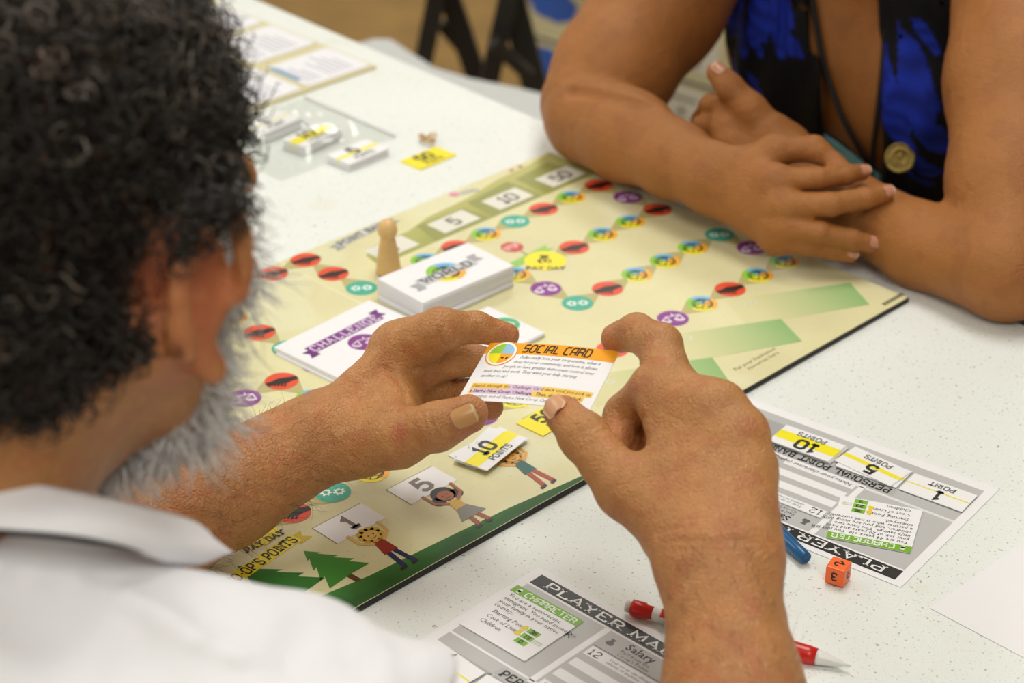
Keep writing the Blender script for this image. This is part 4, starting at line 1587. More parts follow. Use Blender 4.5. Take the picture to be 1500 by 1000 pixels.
def strands(name, roots, dirs, length, radius, curl, material, parent, seed=1, seg=6, sides=3, coil=(0.004, 2.0), droop=0.0, taper=.25, lenvar=.4, surf=None):
    """many hair strands joined into one part (nobody could count them)"""
    rs = np.random.RandomState(seed)
    n = len(roots)
    roots, dirs = np.array(roots, float), np.array(dirs, float)
    dirs /= np.linalg.norm(dirs, axis=1)[:, None]
    up = np.where(np.abs(dirs[:, 2:3]) < .9, np.array([[0, 0, 1.0]]), np.array([[1.0, 0, 0]]))
    x = np.cross(dirs, up)
    x /= np.linalg.norm(x, axis=1)[:, None]
    y = np.cross(dirs, x)
    L = length * (1 + lenvar * (rs.rand(n) - .5) * 2)
    bend = rs.randn(n, 3) * curl
    ph = rs.rand(n) * 6.28
    sg = np.where(rs.rand(n) < .5, -1, 1)
    pts = []
    for i in range(seg + 1):
        t = i / seg
        a = ph + sg * t * coil[1] * 2 * math.pi
        grow = min(1.0, t * 2.5)
        r = coil[0] * grow * (.7 + .6 * rs.rand(n) * 0 + .3)
        p = roots + dirs * (L * t)[:, None] + bend * (t * t * L)[:, None]
        p = p + x * (r * (np.cos(a) - np.cos(ph)))[:, None] + y * (r * (np.sin(a) - np.sin(ph)))[:, None]
        p[:, 2] -= droop * L * t * t
        pts.append(p)
    pts = np.stack(pts, 1)                           # n, seg+1, 3
    tan = np.gradient(pts, axis=1)
    tan /= np.linalg.norm(tan, axis=2)[:, :, None] + 1e-12
    ref = np.array([0.31, 0.52, 0.79])
    X = np.cross(tan, ref)
    X /= np.linalg.norm(X, axis=2)[:, :, None] + 1e-12
    Y = np.cross(tan, X)
    rad = radius * (1 - (1 - taper) * np.linspace(0, 1, seg + 1) ** 2)
    ring = []
    for k in range(sides):
        an = 2 * math.pi * k / sides
        ring.append(pts + (X * math.cos(an) + Y * math.sin(an)) * rad[None, :, None])
    V = np.stack(ring, 2).reshape(-1, 3)             # n, seg+1, sides
    base = (np.arange(n) * (seg + 1) * sides)[:, None, None]
    i = np.arange(seg)[None, :, None] * sides
    k = np.arange(sides)[None, None, :]
    k2 = (k + 1) % sides
    Q = np.stack(np.broadcast_arrays(base + i + k, base + i + k2, base + i + sides + k2, base + i + sides + k), -1).reshape(-1, 4)
    o = soft_object(name, [(V, Q)], material, parent)
    o['kind'] = 'stuff'
    return o


def hit(node, u, v, d0=.7, d1=2.4):
    """distance at which the line of sight through photo pixel u, v meets the soft solid"""
    ds = np.arange(d0, d1, .001)
    P = np.array([px(u, v, d) for d in ds], np.float32)
    val = node.ev(P, P[:1], 9.0)
    k = int(np.argmax(val < 0))
    return float(ds[k]) if (val < 0).any() else None


def creases(node, lines, base=None):
    """skin folds: lines of photo points laid on the solid, with depth and half width in metres"""
    segs = []
    for pts, amp, w in lines:
        Q = []
        for u, v in pts:
            h = hit(node, u, v)
            if h:
                Q.append(px(u, v, h))
        for a, b in zip(Q[:-1], Q[1:]):
            if np.linalg.norm(a - b) < .03:
                segs.append((a.astype(np.float32), b.astype(np.float32), amp, w))

    def f(P):
        out = base(P) if base else np.zeros(len(P), np.float32)
        c = P.mean(0)
        R = float(np.linalg.norm(P[0] - c)) + .012
        for a, b, amp, w in segs:
            if np.linalg.norm((a + b) / 2 - c) > R + .02:
                continue
            ba = b - a
            t = np.clip((P - a) @ ba / max(float(ba @ ba), 1e-9), 0, 1)
            q = P - a - t[:, None] * ba
            d2 = np.einsum('ij,ij->i', q, q)
            out = out + np.float32(amp) * np.exp(-d2 / (w * w))
        return out.astype(np.float32)
    return f

# ================================================================== THE MAN WHO READS THE CARD
SKIN = mat('man_skin', (200, 140, 92), .46, attr=True, noise=(45, .12), bump=(520, .5), sss=.10, speck=[(62, .53, (176, 94, 58), .30), (130, .60, (206, 150, 96), .30), (1100, .58, (140, 86, 48), .25)], cell=(330, .5))


def hand_tree(j, palm_n, fr, palm_flat=.62, kf=.004):
    """j: dict of joints -> soft solid of a hand with five separate fingers"""
    W = j['wrist']
    fingers = []
    for nm in ('index', 'middle', 'ring', 'little'):
        p = j[nm]
        fingers.append(chain(kf, p, fr[nm]))
    th = chain(.006, j['thumb'], fr['thumb'])
    palm = [Cone(W, j[n][0], fr['wristr'], fr[n][0] * 1.12, palm_n, palm_flat) for n in ('index', 'middle', 'ring', 'little')]
    web = [Cone(j['index'][0], j['little'][0], fr['index'][0] * .95, fr['little'][0] * .95)]
    th0 = j['thumb'][0] if len(j['thumb']) == 4 else W
    thenar = [Cone(th0, (j['thumb'][1] + j['index'][0]) / 2 * .5 + th0 * .5, fr['thenar'], fr['thenar'] * .7),
              Cone(j['thumb'][1], j['index'][0] * .55 + W * .45, fr['thumb'][1] * .72, fr['index'][0] * .8)]
    return Un(.009, Un(.012, *palm, *web, *thenar), Un(.0012, *fingers), th)


def J(*a):
    return [px(*p) for p in a]


# ---- right hand: back of the hand towards the camera, thumb in front of the card, index behind it
RH = {'wrist': px(1052, 812, 1.078),
      'index': J((986, 588, 1.148), (966, 506, 1.182), (932, 487, 1.205), (902, 495, 1.219)),
      'middle': J((1046, 602, 1.126), (958, 566, 1.160), (914, 608, 1.180), (902, 650, 1.168)),
      'ring': J((1078, 640, 1.115), (1010, 620, 1.155), (958, 646, 1.176), (936, 688, 1.165)),
      'little': J((1088, 692, 1.108), (1060, 672, 1.142), (1024, 704, 1.154), (1004, 734, 1.142)),
      'thumb': J((1000, 782, 1.100), (918, 716, 1.126), (856, 640, 1.150), (826, 607, 1.166))}
RHR = {'index': [.0165, .0130, .0112, .0092], 'middle': [.0165, .0132, .0118, .0100], 'ring': [.0160, .0118, .0102, .0088], 'little': [.0145, .0105, .0092, .008],
       'thumb': [.019, .0165, .0136, .0112], 'wristr': .0300, 'thenar': .021}
rn = np.cross(RH['index'][0] - RH['wrist'], RH['little'][0] - RH['wrist'])
RE = px(1115, 1380, .92)
RS = px(340, 1083, .85)
rfore = [Cone(RH['wrist'], px(1074, 1010, 1.035), .0295, .0345, rn, .80), Cone(px(1074, 1010, 1.035), px(1092, 1180, .985), .0345, .042, rn, .9), Cone(px(1092, 1180, .985), RE, .042, .040),
         Cone(RE, RE * .4 + RS * .6, .044, .048)]
R_arm = Un(.010, hand_tree(RH, rn, RHR), Un(.012, *rfore))

# ---- left hand: thumb side towards the camera, fingers curl behind the card
LH = {'wrist': px(470, 640, 1.268),
      'index': J((584, 512, 1.275), (646, 482, 1.246), (697, 479, 1.256), (742, 491, 1.263)),
      'middle': J((574, 545, 1.300), (654, 522, 1.282), (702, 530, 1.284), (736, 548, 1.276)),
      'ring': J((562, 580, 1.318), (640, 566, 1.305), (690, 578, 1.292), (719, 596, 1.280)),
      'little': J((552, 615, 1.325), (612, 604, 1.316), (652, 610, 1.302), (682, 614, 1.290)),
      'thumb': J((515, 645, 1.256), (583, 640, 1.232), (642, 624, 1.208), (686, 606, 1.204))}
LHR = {'index': [.0150, .0114, .0096, .0080], 'middle': [.0155, .0116, .0098, .0085], 'ring': [.015, .0110, .0095, .0082], 'little': [.014, .0098, .0085, .0076],
       'thumb': [.0205, .0170, .0140, .0118], 'wristr': .0285, 'thenar': .0225}
ln_ = np.cross(LH['index'][0] - LH['wrist'], LH['little'][0] - LH['wrist'])
LE = px(-40, 930, 1.17)
lfore = [Cone(LH['wrist'], px(330, 718, 1.245), .0295, .0335), Cone(px(330, 718, 1.245), px(160, 812, 1.21), .0335, .041), Cone(px(160, 820, 1.21), LE, .043, .043)]
lpalm = Un(.012, Cone(LH['thumb'][1], LH['index'][0] * .6 + LH['middle'][0] * .4, .0150, .0150), Cone(LH['thumb'][0], LH['middle'][0], .020, .0165), Cone(LH['thumb'][0] * .5 + LH['thumb'][1] * .5, LH['middle'][0] * .6 + LH['middle'][1] * .4, .016, .0125), Cone(LH['index'][0], LH['index'][1], .0152, .0112), Cone(LH['middle'][0], LH['middle'][1], .0150, .0118))
L_arm = Un(.010, hand_tree(LH, ln_, LHR), Un(.012, *lfore), lpalm)


def skin_noise(P):
    """very fine unevenness of skin: tendons, knuckles"""
    return (np.sin(P[:, 0] * 310 + 3 * np.sin(P[:, 2] * 140)) * np.sin(P[:, 1] * 280) * np.sin(P[:, 2] * 330)).astype(np.float32) * np.float32(.00035)


def bounds(pts, pad):
    P = np.array(pts)
    return P.min(0) - pad, P.max(0) + pad


rp_ = [p for k in ('index', 'middle', 'ring', 'little', 'thumb') for p in RH[k]] + [RH['wrist'], RE, RE * .4 + RS * .6]
lp_ = [p for k in ('index', 'middle', 'ring', 'little', 'thumb') for p in LH[k]] + [LH['wrist'], LE]
HS = 0.0015
CR = [([(1013, 552), (1002, 560), (990, 562)], .0016, .0016), ([(905, 656), (925, 640), (942, 610)], .0014, .0022), ([(840, 622), (852, 632), (872, 628)], .0007, .0011), ([(846, 636), (860, 642), (880, 634)], .0007, .0011), ([(851, 646), (866, 652), (886, 644)], .0006, .001),
      ([(962, 488), (952, 500), (948, 512)], .0008, .0012), ([(974, 490), (966, 504), (962, 516)], .0007, .0012), ([(984, 500), (976, 510)], .0006, .0012), ([(928, 474), (923, 486), (926, 500)], .0008, .0012),
      ([(970, 796), (1000, 792), (1040, 796), (1080, 792), (1110, 796)], .0009, .0018), ([(966, 806), (1000, 806), (1050, 806)], .0008, .0016), ([(960, 780), (990, 774), (1020, 772)], .0006, .0014),
      ([(955, 760), (985, 752), (1020, 745), (1060, 745)], .0004, .0012), ([(950, 740), (985, 730), (1025, 722)], .0004, .0012), ([(1010, 760), (1060, 765), (1100, 760)], .0004, .0012)]
CL_ = [([(617, 604), (621, 622), (630, 640)], .0011, .0013), ([(628, 602), (633, 620), (642, 638)], .0012, .0013), ([(639, 602), (644, 616), (650, 630)], .0008, .0011),
       ([(646, 480), (644, 492), (648, 504)], .0013, .0014), ([(697, 480), (695, 490), (698, 500)], .0012, .0013), ([(640, 478), (638, 492)], .0007, .0011),
       ([(566, 540), (580, 552), (592, 572), (596, 590)], .0016, .0018), ([(556, 606), (580, 602), (610, 597), (634, 590)], .0016, .0018), ([(590, 545), (612, 540), (632, 535)], .0012, .0015), ([(552, 592), (575, 592), (598, 588)], .0009, .0014),
       ([(500, 652), (520, 672), (545, 690)], .0007, .0018), ([(470, 610), (482, 640), (500, 668)], .0006, .0018)]
pcR = net(R_arm, *bounds(rp_, .06), HS, creases(R_arm, CR, skin_noise))
pcL = net(L_arm, *bounds(lp_, .06), HS, creases(L_arm, CL_, skin_noise))

# ---- head
HC = px(80, 312, .88)
yaw, pit = math.radians(22), math.radians(28)
fh = np.array([math.cos(pit) * math.sin(yaw), math.cos(pit) * math.cos(yaw), -math.sin(pit)])
rh = np.array([math.cos(yaw), -math.sin(yaw), 0])
uh = np.cross(rh, fh)


def hd(f, r, u):
    return HC + fh * f + rh * r + uh * u


AX = [fh, rh, uh]
NB = px(-110, 835, .885)                     # base of the neck
earn = []
E0 = hd(-.004, .077, -.018)
e_up = unit(uh * .95 - fh * .22)
e_out = unit(rh * .80 - fh * .55)
e_bk = unit(np.cross(e_up, e_out))
if e_bk @ fh > 0:
    e_bk = -e_bk
erim = []
for t in np.linspace(-1.75, 2.35, 12):       # helix from the front top round the back to the lobe
    ry = .034 if math.cos(t) > -2 else .03
    erim.append(E0 + e_up * (.034 * math.cos(t) + (.003 if t < 0 else 0)) + e_bk * (.020 * math.sin(t) * (1 if t > 0 else .75)) + e_out * (.012 + .010 * max(0, math.sin(t))))
ear = Un(.003, chain(.003, erim, [.0035, .004, .0045, .0046, .0046, .0045, .0043, .0042, .0042, .0046, .0056, .0062]),
         Ell(E0 + e_bk * .004 + e_out * .006, [e_up, e_bk, e_out], (.027, .016, .0055)),
         Cone(E0 - e_up * .030 + e_bk * .000 + e_out * .007, E0 - e_up * .036 + e_out * .009 - e_bk * .004, .0078, .0070),
         Cone(E0 - e_bk * .014 + e_out * .004, E0 - e_bk * .010 + e_out * .010 - e_up * .006, .005, .004))
face = [Ell(hd(0, 0, .022), AX, (.097, .064, .094)), Ell(hd(.018, 0, -.032), AX, (.076, .066, .088)), Cone(hd(.072, 0, -.092), hd(.05, 0, -.088), .020, .03),
        Cone(hd(.052, .043, -.075), hd(-.012, .060, -.045), .022, .018), Cone(hd(.052, -.043, -.075), hd(-.012, -.060, -.045), .022, .018),
        Cone(hd(.092, 0, .022), hd(.118, 0, -.022), .008, .0135), Cone(hd(.106, .010, -.026), hd(.106, -.010, -.026), .0095, .0095),
        Cone(hd(.086, .038, .030), hd(.092, .012, .032), .011, .010), Cone(hd(.086, -.038, .030), hd(.092, -.012, .032), .011, .010),
        Cone(hd(.070, .044, -.02), hd(.060, .056, -.016), .018, .016), Cone(hd(.070, -.044, -.02), hd(.060, -.056, -.016), .018, .016),
        Cone(hd(.094, .018, -.056), hd(.094, -.018, -.056), .008, .008), Cone(hd(.092, .015, -.066), hd(.092, -.015, -.066), .008, .008)]
EYES = [hd(.082, s * .032, .012) for s in (-1, 1)]
headt = Sub(.006, Un(.012, *face), *[Ell(e + fh * .012, AX, (.010, .016, .010)) for e in EYES])
headt = Un(.004, headt, *[Cone(e - fh * .002, e - fh * .002, .0125, .0125) for e in EYES])
SLv = 2 * NB - RS
SL = NB + (NB - RS) * .9 + np.array([0, .02, 0])
PEL = NB + np.array([-.20, -.22, -.46])
CHS = NB + np.array([-.04, -.05, -.20])
body = Un(.03, Cone(hd(-.030, 0, -.06), NB, .060, .057), Cone(NB, RS, .044, .024), Cone(NB, SL, .044, .030), Cone(CHS + (RS - NB) * .5, CHS + (SL - NB) * .5, .115, .115), Cone(CHS, PEL, .14, .15), Cone(RS, RE * .4 + RS * .6, .026, .044),
          Cone(SL, LE, .055, .045))
mirror_ear = Un(.003, Ell(hd(-.004, -.078, -.018), [uh, fh, rh], (.033, .018, .008)))
man_head = Un(.010, Un(.018, headt, body), Un(.002, ear, mirror_ear))
bpts = [HC + fh * .14, HC - fh * .12, HC + uh * .14, HC - uh * .14, HC + rh * .12, HC - rh * .12, NB, RS, SL, PEL, CHS, LE]
pcH = net(man_head, *bounds(bpts, .12), .0032)


def man_color(V):
    C = np.tile(np.array(lin((186, 129, 74))), (len(V), 1))
    for H in (RH, LH):
        for nm in ('index', 'middle', 'ring', 'little', 'thumb'):
            p = H[nm]
            C = mixc(C, near(V, p[-1], .022) * .55, (194, 108, 70))
            C = mixc(C, near(V, p[-3] if nm != 'thumb' else p[2], .016) * .35, (176, 100, 62))
            C = mixc(C, near(V, p[0], .022) * .22, (182, 112, 66))
    C = mixc(C, near(V, E0 + e_bk * .01, .05) * .75, (196, 94, 66))
    C = mixc(C, near(V, E0 - e_up * .03, .025) * .5, (208, 106, 80))
    C = mixc(C, near(V, (RH['wrist'], RE), .06) * .40, (160, 100, 56))
    C = mixc(C, near(V, (LH['wrist'], LE), .06) * .40, (164, 98, 56))
    C = mixc(C, near(V, px(1107, 664, 1.07), .0035) * .9, (80, 44, 28))          # small mole on the back of the hand
    C = mixc(C, near(V, px(590, 632, 1.21), .010) * .8, (176, 84, 62))           # reddish spot on the thumb
    return C


man = soft_object('person', [pcH, pcR, pcL], SKIN, None, man_color)
tag(man, 'grey bearded person in white polo shirt seen from behind, holding up a card', 'person')
# nails that show
tn = unit(RH['thumb'][3] - RH['thumb'][2])
to = unit(unit(CAMP - RH['thumb'][3]) + np.array([-.45, 0, .35]))
to = unit(to - tn * (to @ tn))
nail('fingernail', RH['thumb'][3] + tn * .0090 + to * .0102, RH['thumb'][3] - tn * .0060 + to * .0139, to, .0142, man, rgb=(212, 158, 118), edge=(214, 170, 130))
tn = unit(LH['thumb'][3] - LH['thumb'][2])
to = unit(np.cross(tn, [0, 0, 1]) * .62 + np.array([0.25, 0, .72]) + 0 * tn)
to = unit(unit(CAMP - LH['thumb'][3]) + np.array([.62, 0, .28]))
to = unit(to - tn * (to @ tn))
nail('fingernail', LH['thumb'][3] + tn * .0078 + to * .0116, LH['thumb'][3] - tn * .0072 + to * .0148, to, .0134, man, rgb=(196, 146, 92), edge=(214, 186, 136))
tn = unit(LH['index'][3] - LH['index'][2])
to = unit(np.array([.1, .5, .85]))
nail('fingernail', LH['index'][3] + tn * .0075 + to * .0064, LH['index'][3] - tn * .0045 + to * .0088, to, .0105, man)


# ---- the held card
def cam2w(v):
    return CAMR @ np.array(v, float)


CC = px(787.5, 549, 1.216)
ex = unit(cam2w((.875, .060, -.48)))
ey = -unit(cam2w((-.385, .683, -.62)))
ey = unit(ey - ex * (ex @ ey))
cn_ = np.cross(ex, ey)
SCW, SCH = .089, .0508
SM = frame_matrix(CC, ex, cn_)


def bend(x, y):
    """gentle bow of the held card"""
    return -.0022 * ((x / SCW * 2) ** 2) + .0012


def bowed(o):
    for v in o.data.vertices:
        v.co.z += bend(v.co.x, v.co.y)
    o.data.update()


bm = bmesh.new()
NX = 16
for i in range(NX + 1):
    x = -SCW / 2 + SCW * i / NX
    for y in (-SCH / 2, SCH / 2):
        for z in (0, -.0004):
            bm.verts.new((x, y, z))
bm.verts.ensure_lookup_table()
for i in range(NX):
    a = [bm.verts[i * 4 + k] for k in range(4)]
    b = [bm.verts[i * 4 + 4 + k] for k in range(4)]
    for q in ((a[0], b[0], b[2], a[2]), (a[1], a[3], b[3], b[1]), (a[0], a[1], b[1], b[0]), (a[2], b[2], b[3], a[3])):
        bm.faces.new(q)
bm.faces.new([bm.verts[k] for k in (0, 2, 3, 1)])
bm.faces.new([bm.verts[NX * 4 + k] for k in (0, 1, 3, 2)])
soc = bobj('social_card', bm, mat('card_stock', (242, 242, 245), .4), None, False, SM)
bowed(soc)
tag(soc, 'white Social Card with orange header held between both hands of the bearded person', 'card')
X0, Y0 = -SCW / 2, -SCH / 2
A = Art()
for i in range(16):
    x0_, x1_ = X0 + SCW * i / 16, X0 + SCW * (i + 1) / 16
    A.rect(x0_, SCH / 2 - .0098, x1_, SCH / 2 - .0001)
hdr = A.put('orange_header', (246, 166, 20), soc, 1)
A = Art().disc(X0 + .0128, SCH / 2 - .0098, .0108, 30)
emb = A.put('pie_emblem_rim', (238, 150, 26), soc, 2)
pie = [emb, hdr]
pie.append(Art().disc(X0 + .0128, SCH / 2 - .0098, .0100, 30).put('pie_ground', (246, 246, 242), emb, 3))
for a0, c in ((0, (150, 200, 232)), (90, (152, 204, 60)), (180, (246, 230, 36)), (270, (246, 168, 30))):
    pie.append(Art().disc(X0 + .0128, SCH / 2 - .0098, .0086, 8, a0, a0 + 90).put('pie_quarter', c, emb, 4))
pie.append(Art().poly([(X0 + .0138, SCH / 2 - .0136), (X0 + .0152, SCH / 2 - .0128), (X0 + .0166, SCH / 2 - .0138), (X0 + .0150, SCH / 2 - .0144)]).poly([(X0 + .0172, SCH / 2 - .0146), (X0 + .0180, SCH / 2 - .0124), (X0 + .0192, SCH / 2 - .0132), (X0 + .0184, SCH / 2 - .0148)]).put('pie_figures', (40, 30, 18), emb, 5))
pie.append(stroke('social_title', 'SOCIAL CARD', X0 + .0265, SCH / 2 - .0079, .0062, (62, 44, 20), soc, 3, width=.0455, t=.2, slab=False, font=TECH, shear=.12))
LN = ['Folks really love your cooperative, what it', 'does for your community, and how it allows', 'people to have greater democratic control over', 'their lives and work. They want your help starting', 'another co-op!']
XS = [.0272, .0245, .0195, .0070, .0070]
XW = [.0545, .0565, .0612, .0640, .0185]
for k, s in enumerate(LN):
    pie.append(typed('body_text', s, X0 + XS[k], SCH / 2 - .0135 - k * .0042, .0036, (110, 110, 114), soc, 2, width=XW[k], shear=.25))
HY = SCH / 2 - .0390


def hbar(x0, x1, y, rgb):
    A = Art()
    n_ = 8
    for i in range(n_):
        A.rect(X0 + x0 + (x1 - x0) * i / n_, y - .0011, X0 + x0 + (x1 - x0) * (i + 1) / n_, y + .0033)
    return A.put('highlight', rgb, soc, 1)


pie += [hbar(.0045, .0305, HY, (246, 204, 96)), hbar(.0305, .0530, HY, (222, 196, 226)), hbar(.0530, .0862, HY, (246, 204, 96)),
        hbar(.0045, .0068, HY - .0045, (246, 204, 96)), hbar(.0068, .0480, HY - .0045, (222, 196, 226)), hbar(.0480, .0822, HY - .0045, (246, 204, 96))]
pie += [typed('rule_text', 'Search through the Challenge Card deck until you pick up', X0 + .0052, HY, .0036, (120, 96, 40), soc, 3, width=.0802, shear=.25),
        typed('rule_text', 'a Start a New Co-op Challenge.  Then, shuffle the deck.', X0 + .0052, HY - .0045, .0036, (84, 58, 70), soc, 3, width=.0760, shear=.25, bold=.00004),
        typed('rule_text', 'Remember, not all Start a New Co-op Cards are the same!', X0 + .0052, HY - .0090, .0036, (128, 128, 132), soc, 2, width=.0760, shear=.25)]
for o in pie:
    bowed(o)

# ---- hair, beard and arm hair
me = man.data
nH = len(pcH[0])
_co = np.zeros(len(me.vertices) * 3, np.float32)
_no = np.zeros(len(me.vertices) * 3, np.float32)
me.vertices.foreach_get('co', _co)
me.vertices.foreach_get('normal', _no)
_co, _no = _co.reshape(-1, 3), _no.reshape(-1, 3)


def headc(V):
    d = V - HC
    return d @ fh, d @ rh, d @ uh


def hair_mask(V):
    f, r, u = headc(V)
    line = np.interp(f, [-.12, -.085, -.05, -.022, -.012, .03, .05, .085, .12], [-.092, -.092, -.074, -.042, .018, .020, .034, .072, .085])
    return (u > line) & (np.linalg.norm(V - HC, axis=1) < .15) & (np.linalg.norm(V - E0, axis=1) > .036)


def beard_mask(V):
    f, r, u = headc(V)
    side = (f > .024) & (f < .060) & (u < .03) & (u > -.05)
    jaw = (f > .030) & (u < -.040 - .12 * np.clip(f - .03, 0, .05)) & (u > -.125)
    lip = (f > .07) & (u < -.038) & (u > -.1)
    inhead = np.linalg.norm(V - hd(.03, 0, -.04), axis=1) < .115
    return (side | jaw | lip) & inhead & (np.linalg.norm(V - E0, axis=1) > .024) & (np.linalg.norm(V - (hd(.094, 0, -.061)), axis=1) > .016)


rs_ = np.random.RandomState(5)
VH, NH = _co[:nH], _no[:nH]
hm = np.nonzero(hair_mask(VH))[0]
pick = rs_.choice(hm, 5200)
cl = rs_.choice(hm, 420)                                  # curls clump round these points
d_ = unit(uh * .35 - fh * .25)
lean_ = np.array([VH[cl][np.argmin(((VH[cl] - VH[i]) ** 2).sum(1))] - VH[i] for i in pick])
dirs = NH[pick] * 1.0 + rs_.randn(len(pick), 3) * .38 + lean_ * 22
HAIRD = mat('hair_dark', (40, 35, 31), .42, spec=.5)
HAIRM = mat('hair_brown_grey', (82, 70, 60), .42, spec=.5)
HAIRG = mat('hair_grey', (136, 124, 112), .42, spec=.5)
f_, r_, u_ = headc(VH[pick])
top = np.clip((u_ - .02) / .09, 0, 1) * .45 + .08
rr_ = rs_.rand(len(pick))
k0, k1, k2 = rr_ > top, (rr_ <= top) & (rr_ > top * .35), rr_ <= top * .35
for nm, kk, mt, sd in (('hair', k0, HAIRD, 1), ('greying_hair', k1, HAIRM, 2), ('grey_hair', k2, HAIRG, 3)):
    strands(nm, VH[pick][kk] - NH[pick][kk] * .002, dirs[kk], .0115, .00085, .3, mt, man, seed=sd, seg=11, coil=(.0046, 1.9), lenvar=.45)
bmk = np.nonzero(beard_mask(VH))[0]
pick = rs_.choice(bmk, 4200)
dirs = NH[pick] * .8 - uh * .75 + fh * .25 + rs_.randn(len(pick), 3) * .28
BEW = mat('beard_white', (242, 240, 238), .5)
BEG = mat('beard_grey', (170, 166, 162), .5)
kk = rs_.rand(len(pick)) < .86
strands('beard', VH[pick][kk] - NH[pick][kk] * .002, dirs[kk], .017, .00045, .25, BEW, man, seed=8, seg=5, coil=(.0018, .7), lenvar=.5)
strands('dark_beard_hair', VH[pick][~kk] - NH[pick][~kk] * .002, dirs[~kk], .019, .00042, .25, BEG, man, seed=9, seg=5, coil=(.0018, .7), lenvar=.5)
# dark scalp below the curls
at = me.attributes['Col']
cc_ = np.zeros(len(me.vertices) * 4, np.float32)
at.data.foreach_get('color', cc_)
cc_ = cc_.reshape(-1, 4)
hmA = np.zeros(len(me.vertices), bool)
hmA[:nH] = hair_mask(VH)
cc_[hmA, :3] = lin((46, 38, 32))
bmA = np.zeros(len(me.vertices), bool)
bmA[:nH] = beard_mask(VH)
cc_[bmA, :3] = lin((176, 158, 144))
at.data.foreach_set('color', cc_.ravel())
# fine hair on both forearms
for V_, N_, a_, b_, seed in ((_co[nH:nH + len(pcR[0])], _no[nH:nH + len(pcR[0])], RH['wrist'], RE, 3), (_co[nH + len(pcR[0]):], _no[nH + len(pcR[0]):], LH['wrist'], LE, 4)):
    ax = b_ - a_
    t = (V_ - a_) @ ax / (ax @ ax)
    ids = np.nonzero((t > .02) & (t < .9))[0]
    q = rs_.choice(ids, 650)
    dr = N_[q] * .55 - unit(ax) * .7 + rs_.randn(len(q), 3) * .3
    strands('arm_hair', V_[q], dr, .0095, .00009, .5, mat('arm_hair', (52, 36, 26), .5), man, seed=seed, seg=4, coil=(.0012, .4), droop=.2)
# eyes
for e in EYES:
    bm = bmesh.new()
    bmesh.ops.create_uvsphere(bm, u_segments=16, v_segments=10, radius=.0128)
    bmesh.ops.translate(bm, verts=bm.verts, vec=Vector(e + fh * .0005))
    eo = bobj('eye', bm, mat('eye_white', (226, 220, 212), .2), man, True)
    bm = bmesh.new()
    bmesh.ops.create_uvsphere(bm, u_segments=14, v_segments=8, radius=.0062)
    bmesh.ops.translate(bm, verts=bm.verts, vec=Vector(e + fh * .0078 - uh * .003))
    bobj('iris', bm, mat('iris_brown', (60, 38, 22), .15), eo, True)

# ---- white polo shirt
arm_d = unit(RE - RS)
hem = RS + (RE - RS) * .25
neck_dir = unit(hd(-.03, 0, -.06) - NB)
shirt = Un(.045, Cone(NB - neck_dir * .012, RS, .077, .046), Cone(NB - neck_dir * .02, SL, .072, .062), Cone(CHS + (RS - NB) * .5, CHS + (SL - NB) * .5, .125, .125), Cone(CHS, PEL, .155, .17))
sleeve = Sub(.002, Int(.003, Un(.01, Cone(RS, px(450, 1112, .862), .054, .066), Cone(px(450, 1112, .862), RE, .066, .072)), Half(hem, arm_d)), Cone(hem - arm_d * .03, hem + arm_d * .1, .052, .056))
lhem = SL + (LE - SL) * .45
sleeveL = Int(.003, Cone(SL, LE, .066, .062), Half(lhem, LE - SL))
shirt = Sub(.006, Un(.03, shirt, sleeve, sleeveL), Cone(NB + neck_dir * .085, NB + neck_dir * .25, .068, .068))
shirt = Int(.002, shirt, Half(PEL - np.array([0, 0, .02]), (0, 0, -1)))
sd1, sd2 = unit(arm_d + np.array([.3, .5, .4])), unit(np.cross(arm_d, [0.2, .1, 1]))


def folds(P):
    a = P @ sd1.astype(np.float32)
    b = P @ sd2.astype(np.float32)
    w = np.sin(b * 74 + 3.2 * np.sin(a * 17) + 1.1) * (.6 + .4 * np.sin(a * 23 + 1)) * .0060
    w += np.sin(a * 58 + 3.5 * np.sin(b * 26)) * .0036 + np.sin(a * 130 + b * 90) * .0008
    return w.astype(np.float32)


SEAM = [([(-60, 815), (0, 828), (60, 842), (120, 852), (185, 872), (240, 905), (290, 935), (350, 955), (430, 966)], -.0028, .0045), ([(470, 870), (455, 905), (440, 940), (432, 968)], .0050, .0090), ([(520, 900), (515, 935), (530, 985)], .0035, .0080), ([(590, 940), (585, 985)], .0030, .0080),
        ([(60, 900), (110, 935), (140, 985)], .0040, .012), ([(250, 860), (300, 885), (350, 900)], .0030, .010), ([(180, 920), (215, 960), (230, 995)], .0030, .010)]
pcS = net(shirt, *bounds([RS, hem, SL, lhem, NB, PEL, CHS], .2), .0036, creases(shirt, SEAM, folds))
SHIRTM = mat('white_cotton', (240, 240, 244), .85, bump=(1400, .25), spec=.2)
shirt_o = soft_object('polo_shirt', [pcS], SHIRTM, man)
# folded collar
FOLD = [(-330, 720, .90), (-230, 696, .86), (-120, 690, .838), (0, 702, .828), (100, 721, .830), (200, 744, .846), (268, 764, .872), (298, 779, .890), (312, 795, .900)]
LOWE = [(-330, 790, .885), (-230, 772, .842), (-120, 766, .815), (0, 774, .806), (100, 783, .812), (190, 800, .830), (252, 822, .858), (292, 822, .883), (316, 806, .900)]


